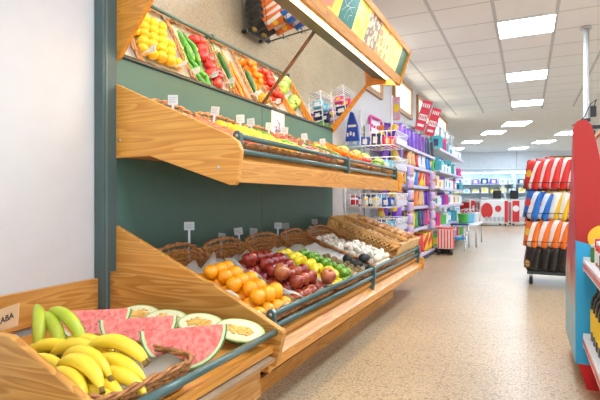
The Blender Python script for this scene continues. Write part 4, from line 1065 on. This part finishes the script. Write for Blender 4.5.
# ---------------------------------------------------------------- back of the shop
def camxy(u, zc):                                            # a spot on the floor by its bearing and depth
    th = math.atan(228/470); xc = (u-300)/470*zc
    return (-zc*math.sin(th)+xc*math.cos(th), zc*math.cos(th)+xc*math.sin(th))
def Mback(x, y): return T(x, y, 0) @ Rot(AB, 'Z')
FR = thing('refrigerated_shelving', 'long open refrigerated shelving along the back wall of the shop', 'fridge', BB @ Vector((0, -.4, 0)))
fx0, fx1 = -5.4, 2.2
fb = BM(); box(fb, fx0, fx1, -.10, -.03, 0, 2.05, BB); box(fb, fx0, fx1, -.85, -.10, 0, .35, BB)
obj('cabinet', fb, mat('fridge_white', (214, 226, 236), .4), FR)
obj('canopy', box(BM(), fx0, fx1, -.85, -.10, 1.98, 2.08, BB), mat('fridge_top', (196, 206, 214), .4), FR)
obj('fridge_light', box(BM(), fx0+.05, fx1-.05, -.80, -.74, 1.955, 1.975, BB), mat('cool_fridge_light', (214, 240, 255), .5, emit=16), FR)
for z in (.75, 1.15, 1.52): obj('shelf', box(BM(), fx0, fx1, -.62, -.10, z-.02, z, BB), mat('fridge_shelf', (206, 226, 240), .4), FR)
for x in (fx0, -2.5, .0, fx1-.04): obj('divider', box(BM(), x, x+.04, -.85, -.10, .35, 1.98, BB), mat('fridge_white', (214, 226, 236), .4), FR)
fp = [box_proto('chilled_pack', .26, .2, .18, m1, m2, 'chilled pack') for m1, m2 in ((PUR, WHITEC), (CREAM, YEL), (WHITEC, CYAN), (RED, WHITEC), (NAVY, WHITEC), (YEL, WHITEC))]
fn = ['purple', 'cream', 'white', 'red', 'navy', 'yellow']
for ri, (z, sq) in enumerate([(.35, [2, 2, 4, 2, 2, 1]), (.75, [2, 1, 2, 2, 5, 2]), (1.15, [2, 1, 1, 2, 5, 1]), (1.52, [2, 0, 4, 3, 0, 2])]):
    for k in range(20):
        x = fx0+.35+.36*k; q = sq[(k*7+k//3) % 6]
        p = BB @ Vector((x, -.42, z+.001)); fp[q](p, (0, 0, AB), '%s chilled pack on the %s shelf of the refrigerated shelving' % (fn[q], ['bottom', 'second', 'third', 'top'][ri]), '%s chilled packs on the %s fridge shelf' % (fn[q], ['bottom', 'second', 'third', 'top'][ri]), (1, 1, 1+rr.uniform(-.25, .3)))
def chest_freezer(x, y, rz, w, d, label, style):
    t = thing('chest_freezer', label, 'freezer', (x, y, 0)); M = T(x, y, 0) @ Rot(rz, 'Z'); h = .88
    bw = BM(); box(bw, -w/2, w/2, -d/2, d/2, .07, h, M, bev=.03); obj('body', bw, mat('freezer_white', (236, 236, 238), .3, coat=.3), t)
    rd = BM()
    if style == 0:
        box(rd, w/2-.13, w/2-.02, -d/2-.006, -d/2-.001, .12, h-.04, M)
        prism(rd, [(-w*.26+.19*math.cos(a), .50+.27*math.sin(a)) for a in [2*PI*i/28 for i in range(28)]], -d/2-.012, -d/2-.001, M=M)
        box(rd, -w/2-.006, -w/2-.001, -d*.42, -d*.1, .14, h-.1, M); box(rd, -w/2-.006, -w/2-.001, d*.1, d*.42, .14, h-.1, M)
    else:
        box(rd, -w/2+.03, -.08, -d/2-.006, -d/2-.001, .12, h-.04, M); box(rd, .08, w/2-.02, -d/2-.006, -d/2-.001, .12, h-.04, M); box(rd, -w/2-.006, -w/2-.001, -d*.42, d*.42, .14, h-.1, M)
    obj('red_panel', rd, RED, t)
    em = BM()
    for cx in ([.12] if style == 0 else [-w*.29, w*.29]):
        prism(em, [(cx+.1*math.cos(a), .58+.1*math.sin(a)*(1 if a < PI else 1.15)) for a in [2*PI*i/20 for i in range(20)]], -d/2-.018, -d/2-.013 if style else -d/2-.007, M=M)
    obj('emblem', em, WHITEC if style else RED, t)
    gr = BM()
    for i in range(5): box(gr, -.30+.13*i if style == 0 else -.06+.025*i, (-.30+.13*i if style == 0 else -.06+.025*i)+(.10 if style == 0 else .015), -d/2-.02, -d/2-.013, .16, .30, M)
    obj('vent_grille', gr, mat('grille_grey', (190, 194, 198), .4), t)
    gl = BM(); box(gl, -w/2+.04, w/2-.04, -d/2+.04, d/2-.04, h+.002, h+.02, M); obj('glass_lid', gl, mat('freezer_glass', (206, 226, 234), .1, alpha=.6), t)
    fm = BM(); tube(fm, [M @ Vector(p) for p in ((-w/2+.03, -d/2+.03, h+.012), (w/2-.03, -d/2+.03, h+.012), (w/2-.03, d/2-.03, h+.012), (-w/2+.03, d/2-.03, h+.012))], .018, 6, closed=True); obj('lid_frame', fm, METAL, t)
    for sx in (-1, 1):
        for sy in (-1, 1): obj('foot', lathe(BM(), [(0, 0), (.03, 0), (.03, .07), (0, .07)], 10, M @ T(sx*(w/2-.08), sy*(d/2-.08), 0)), BLACK, t)
x, y = camxy(491, 16.1); chest_freezer(x, y, AB+.10, .92, .75, 'white chest freezer with a big red disc on its front, left of the pair', 0)
x, y = camxy(519.5, 16.2); chest_freezer(x, y, AB-.02, .66, .75, 'white chest freezer with two red front panels, right of the pair', 1)
x, y = camxy(474, 17.2); chest_freezer(x, y, AB+.5, .8, .65, 'red and white chest freezer turned sideways, furthest left', 1)
for k, (u, zc, l) in enumerate([(497, 16.2, 'black bag standing on the left chest freezer'), (514, 16.2, 'black bag standing on the right chest freezer')]):
    x, y = camxy(u, zc); t = thing('carrier_bag', l, 'bag', (x, y, .91)); M = T(x, y, .91) @ Rot(AB, 'Z')
    obj('bag', box(BM(), -.13, .13, -.08, .08, 0, .28, M, bev=.03), BLACK, t); obj('handle', tube(BM(), [M @ Vector((.09*math.cos(a), 0, .27+.12*math.sin(a))) for a in [PI*i/8 for i in range(9)]], .008, 6), BLACK, t)
x, y = camxy(503, 16.15); t = thing('sign_stand', 'white folded sign standing on the left chest freezer', 'sign', (x, y, .91)); M = T(x, y, .91) @ Rot(AB, 'Z')
obj('panel', prism(BM(), [(-.16, 0), (-.11, 0), (.03, .55), (-.02, .55)], -.02, 0, M=M), WHITEC, t); obj('panel', prism(BM(), [(.06, 0), (.11, 0), (.03, .55), (-.02, .55)], .005, .02, M=M), WHITEC, t)
# ---------------------------------------------------------------- crisp rack on wheels
RX0, RX1, RY0, RY1 = -.01, .62, 5.55, 6.15
t = thing('crisp_rack', 'wheeled dark metal rack with four tiers of crisp bags in the aisle', 'rack', (.3, 5.85, 0))
for x in (RX0+.02, RX1-.02):
    for y in (RY0+.06, RY1-.02): obj('upright', tube(BM(), [(x, y, .12), (x, y, 1.26)], .011, 8), DGREY, t)
obj('base', box(BM(), RX0, RX1, RY0+.04, RY1, .118, .15, bev=.004), DGREY, t)
TZ = [.165, .40, .70, 1.02]
for z in TZ:
    w = BM(); tube(w, [(RX0, RY0+.04, z-.004), (RX1, RY0+.04, z-.004), (RX1, RY1, z-.004), (RX0, RY1, z-.004)], .007, 6, closed=True)
    for i in range(1, 12): tube(w, [(RX0+(RX1-RX0)*i/12, RY0+.04, z-.004), (RX0+(RX1-RX0)*i/12, RY1, z-.004)], .004, 5)
    tube(w, [(RX0-.02, RY0-.03, z+.07), (RX1, RY0-.03, z+.07)], .004, 6); tube(w, [(RX0-.02, RY0-.03, z+.07), (RX0-.02, RY1, z+.07)], .004, 6)
    for x in (RX0-.02, RX1): tube(w, [(x, RY0-.03, z+.07), (x if x > 0 else RX0, RY0+.04, z-.004)], .004, 6)
    obj('tier', w, BLACK, t)
for x in (RX0+.04, RX1-.04):
    for y in (RY0+.08, RY1-.05):
        wh = obj('wheel', lathe(BM(), [(0, -.016), (.040, -.016), (.047, -.006), (.047, .006), (.040, .016), (0, .016)], 18, T(x, y, .048) @ Rot(PI/2, 'Y')), BLACK, t)
        obj('wheel_fork', box(BM(), x-.018, x+.018, y-.012, y+.012, .08, .118), METAL, wh)
tier = [(0, .26, [B_blk]*7, 'black', 'bottom tier'), (1, .30, [B_ora]*7, 'orange and white', 'second tier'), (2, .30, [B_blu, B_blu, B_yel, B_yel, B_yel, B_yel, B_yel], '', 'third tier'), (3, .32, [B_red]*7, 'red and white', 'top tier')]
for ti, h, ms, cn, tn in tier:
    for row in range(2):
        for k in range(7):
            m = ms[k]; nme = cn or CN[m.name]
            getbag(m, h, .20, 'crisp_bag')((RX0+.03+.088*k+rr.uniform(-.008, .008), RY0+.04+.26*row, TZ[ti]+.004), (-.05, .16+rr.uniform(-.05, .05), -.72+rr.uniform(-.12, .12)),
                '%s crisp bag in the %s row, %s of wheeled rack' % (nme, ['front', 'rear'][row], tn), '%s crisp bags, %s row, %s' % (nme, ['front', 'rear'][row], tn), 1+rr.uniform(-.05, .05))
# ---------------------------------------------------------------- red and blue cardboard display at the right
t = thing('cardboard_display', 'tall cardboard display, red above and light blue below, with rounded red header', 'display stand', (.4, 3.0, 0))
Y0, Y1 = 2.66, 3.32
HR = [(.211, .722), (.43, .66), (.41, .74), (.36, .85), (.33, .98), (.311, 1.12), (.298, 1.19), (.286, 1.25), (.274, 1.288), (.258, 1.307), (.238, 1.312), (.218, 1.307), (.205, 1.292), (.199, 1.262), (.200, 1.2), (.206, 1.0)]
RC = mat('red_cardboard', (180, 32, 22), .55, var=.03, nscale=2); BC = mat('light_blue_cardboard', (52, 168, 212), .55, var=.03, nscale=3)
obj('red_header', prism(BM(), HR, Y0, Y0+.03), RC, t)
obj('blue_panel', prism(BM(), [(.211, .12), (.60, .12), (.60, .66), (.43, .66), (.211, .722)], Y0, Y0+.03), BC, t)
def sidemat():
    m = bpy.data.materials.new('display_side_print'); m.use_nodes = True
    N = m.node_tree.nodes; L = m.node_tree.links; b = N['Principled BSDF']
    tc = N.new('ShaderNodeTexCoord'); sp = N.new('ShaderNodeSeparateXYZ'); L.new(tc.outputs['Object'], sp.inputs[0])
    nz = N.new('ShaderNodeTexNoise'); nz.inputs['Scale'].default_value = 5; L.new(tc.outputs['Object'], nz.inputs['Vector'])
    a = N.new('ShaderNodeMath'); a.operation = 'MULTIPLY_ADD'; a.inputs[1].default_value = .5; L.new(nz.outputs['Fac'], a.inputs[0]); L.new(sp.outputs['Z'], a.inputs[2])
    r = N.new('ShaderNodeValToRGB'); E = r.color_ramp.elements
    E[0].position = .3; E[0].color = lin((150, 200, 222)); E[1].position = 1.0; E[1].color = lin((206, 60, 80))
    E.new(.62).color = lin((170, 206, 222)); E.new(.75).color = lin((206, 150, 130)); E.new(.88).color = lin((190, 70, 100))
    L.new(a.outputs[0], r.inputs['Fac']); L.new(r.outputs[0], b.inputs['Base Color']); b.inputs['Roughness'].default_value = .5
    return m
obj('printed_side', prism(BM(), [(Y0+.03, .12), (Y1, .12), (Y1, .50), (Y0+.42, .80), (Y0+.24, 1.12), (Y0+.17, 1.22), (Y0+.12, 1.25), (Y0+.03, 1.26)], .2085, .225, axis='X'), sidemat(), t)
obj('printed_side', prism(BM(), [(Y0+.03, .12), (Y1, .12), (Y1, .64), (Y0+.03, .64)], .585, .60, axis='X'), BC, t)
for z in (.12, .42, .64): obj('inner_shelf', box(BM(), .225, .585, Y0+.03, Y1, z, z+.012), BC, t)
for (x, y) in ((.222, Y0+.0), (.45, Y0+.0), (.222, Y1-.16), (.45, Y1-.16)):
    obj('foot', prism(BM(), [(x, .12), (x+.14, .12), (x+.125, 0), (x+.035, 0)], y, y+.12), RED, t)
obj('round_motif', prism(BM(), [(.325+.065*math.cos(a), .735+.065*math.sin(a)) for a in [2*PI*i/32 for i in range(32)]], Y0-.004, Y0-.0005), mat('yellow_disc', (250, 190, 40), .5), t)
# ---------------------------------------------------------------- grocery shelves at the right edge
t = thing('grocery_shelves', 'white grocery shelving with red and white price strips at the right edge', 'shelves', (.5, 1.9, 0))
GX0, GX1, GY0, GY1 = .245, .70, 1.2, 2.62
obj('back_panel', box(BM(), GX1, GX1+.02, GY0, GY1, 0, 1.0), SHW, t); obj('base', box(BM(), GX0+.06, GX1, GY0, GY1, 0, .10), mat('red_base', (196, 34, 34), .4), t)
for z in (.262, .628):
    s = obj('shelf', box(BM(), GX0+.004, GX1, GY0, GY1, z-.03, z), SHW, t)
    obj('price_strip', box(BM(), GX0-.006, GX0+.002, GY0, GY1, z-.042, z+.004), mat('white_strip', (232, 226, 226), .35), s)
    obj('red_strip', box(BM(), GX0-.008, GX0-.0062, GY0, GY1, z-.030, z-.010), RED, s)
    obj('bracket', prism(BM(), [(GY1-.0, z+.02), (GY1+.02, z-.0), (GY1+.02, z-.05), (GY1, z-.05)], GX0-.006, GX0+.03, axis='X'), SHW, s)
for z in (.262, .628): obj('bracket_arm', box(BM(), GX0+.03, GX1, GY1, GY1+.006, z-.04, z), SHW, t)
P = bottle_proto('bottle', .038, .29, mat('dark_green_glass', (26, 34, 22), .12, coat=.6), mat('gold_cap', (176, 146, 60), .3, metal=.6), YEL)
for k in range(13):
    P((GX0+.055+.085*(k % 2), GY1-.06-.084*(k//2)-.02*(k % 2), .2625), (0, 0, .3*k), 'dark glass bottle with a yellow label on the lower shelf at the right edge', 'dark bottles on the lower grocery shelf')
P = jar_proto('jar', .026, .085, mat('green_jar_content', (96, 130, 50), .2, coat=.5), mat('jar_lid_white', (230, 230, 220), .4), mat('green_label', (70, 140, 70), .5))
jlb = ['green jar at the front corner of the upper shelf by the yellow disc', 'green jar second along the upper shelf at the right edge', 'green jar third along the upper shelf at the right edge']
for k in range(3): P((GX0+.045, GY1-.04-.0*k-.30*(k > 0)-.07*(k > 1), .6285), (0, 0, .4), jlb[k])
P = jar_proto('sauce_tin', .037, .11, RED, WHITEC, WHITEC, 'tin')
for k in range(6): P((GX0+.06, 2.44-.30*(k > 99)-.085*k, .6285), (0, 0, .4*k), 'red and white tin in the row on the upper shelf at the right edge', 'red tins on the upper grocery shelf')
t = thing('price_placard', 'white price placard with red band on the upper grocery shelf', 'sign', (GX0+.02, 2.50, .6285))
M = T(GX0+.03, 2.53, .629) @ Rot(.1, 'Z')
obj('card', box(BM(), -.0, .075, -.001, .001, 0, .115, M), WHITEC, t); obj('red_band', box(BM(), .001, .074, -.0025, -.0012, .075, .114, M), RED, t)
pr = BM(); [box(pr, .012+.02*j, .024+.02*j, -.0025, -.0012, .03, .055, M) for j in range(3)]; obj('figures', pr, BLACK, t)
# wooden box and black stand behind the red header
t = thing('wooden_case', 'light pine case standing on the cardboard display behind the red header', 'case', (.42, 3.0, .655))
obj('case', box(BM(), .33, .58, 2.78, 3.2, .655, 1.25, bev=.005), wood('light_pine', (238, 196, 110), (220, 170, 84), 'X'), t)
obj('case_lid', box(BM(), .32, .59, 2.77, 3.21, 1.25, 1.27, bev=.004), wood('light_pine', (238, 196, 110), (220, 170, 84), 'X'), t)
t = thing('black_slatted_stand', 'black slatted folding stand leaning on the pine case at the right edge', 'stand', (.45, 3.0, 1.27))
M = T(.40, 3.0, 1.272) @ Rot(.38, 'Y')
sl = BM(); box(sl, -.02, -.005, -.1, .1, 0, .34, M); obj('board', sl, BLACK, t)
for k in range(6): obj('slat', box(BM(), -.028, -.0205, -.1, .1, .02+.055*k, .045+.055*k, M), DGREY, t)
# pole to the ceiling with camera bracket and cables
t = thing('ceiling_pole', 'white steel pole rising to the ceiling behind the red display', 'pole', (.603, 6.126, 0))
obj('pole', tube(BM(), [(.603, 6.30, 0), (.603, 6.30, HZ)], .030, 16), mat('pole_paint', (190, 192, 188), .35, metal=.2), t)
obj('ceiling_collar', lathe(BM(), [(0, HZ-.03), (.055, HZ-.03), (.055, HZ-.001), (0, HZ-.001)], 20, T(.603, 6.30, 0)), METAL, t)
t = thing('camera_bracket', 'black bracket with cables clamped to the white pole above the red header', 'bracket', (.603, 6.3, 1.9))
bk = BM(); box(bk, .64, .70, 6.26, 6.34, 1.86, 1.98, bev=.006); box(bk, .64, .76, 6.28, 6.32, 1.72, 1.76); box(bk, .655, .69, 6.27, 6.33, 1.62, 1.70, bev=.004); box(bk, .55, .64, 6.255, 6.262, 1.80, 1.84)
obj('bracket', bk, BLACK, t)
obj('cable', tube(BM(), [(.68, 6.3, 1.98), (.70, 6.28, 2.05), (.64, 6.24, 2.0), (.58, 6.24, 1.86), (.52, 6.25, 1.80), (.46, 6.3, 1.77)], .006, 6), BLACK, t)
obj('cable', tube(BM(), [(.67, 6.3, 1.62), (.66, 6.28, 1.5), (.655, 6.28, 1.2), (.65, 6.28, .8)], .006, 6), BLACK, t)
# ---------------------------------------------------------------- fill light let in where front and side walls are left out, exposure
W = bpy.data.worlds.new('world_fill'); bpy.context.scene.world = W; W.use_nodes = True
W.node_tree.nodes['Background'].inputs[0].default_value = (.84, .93, 1, 1); W.node_tree.nodes['Background'].inputs[1].default_value = .85
v = bpy.context.scene.view_settings; v.view_transform = 'Standard'; v.look = 'None'; v.gamma = 1; v.use_curve_mapping = False
v.exposure = 1.12
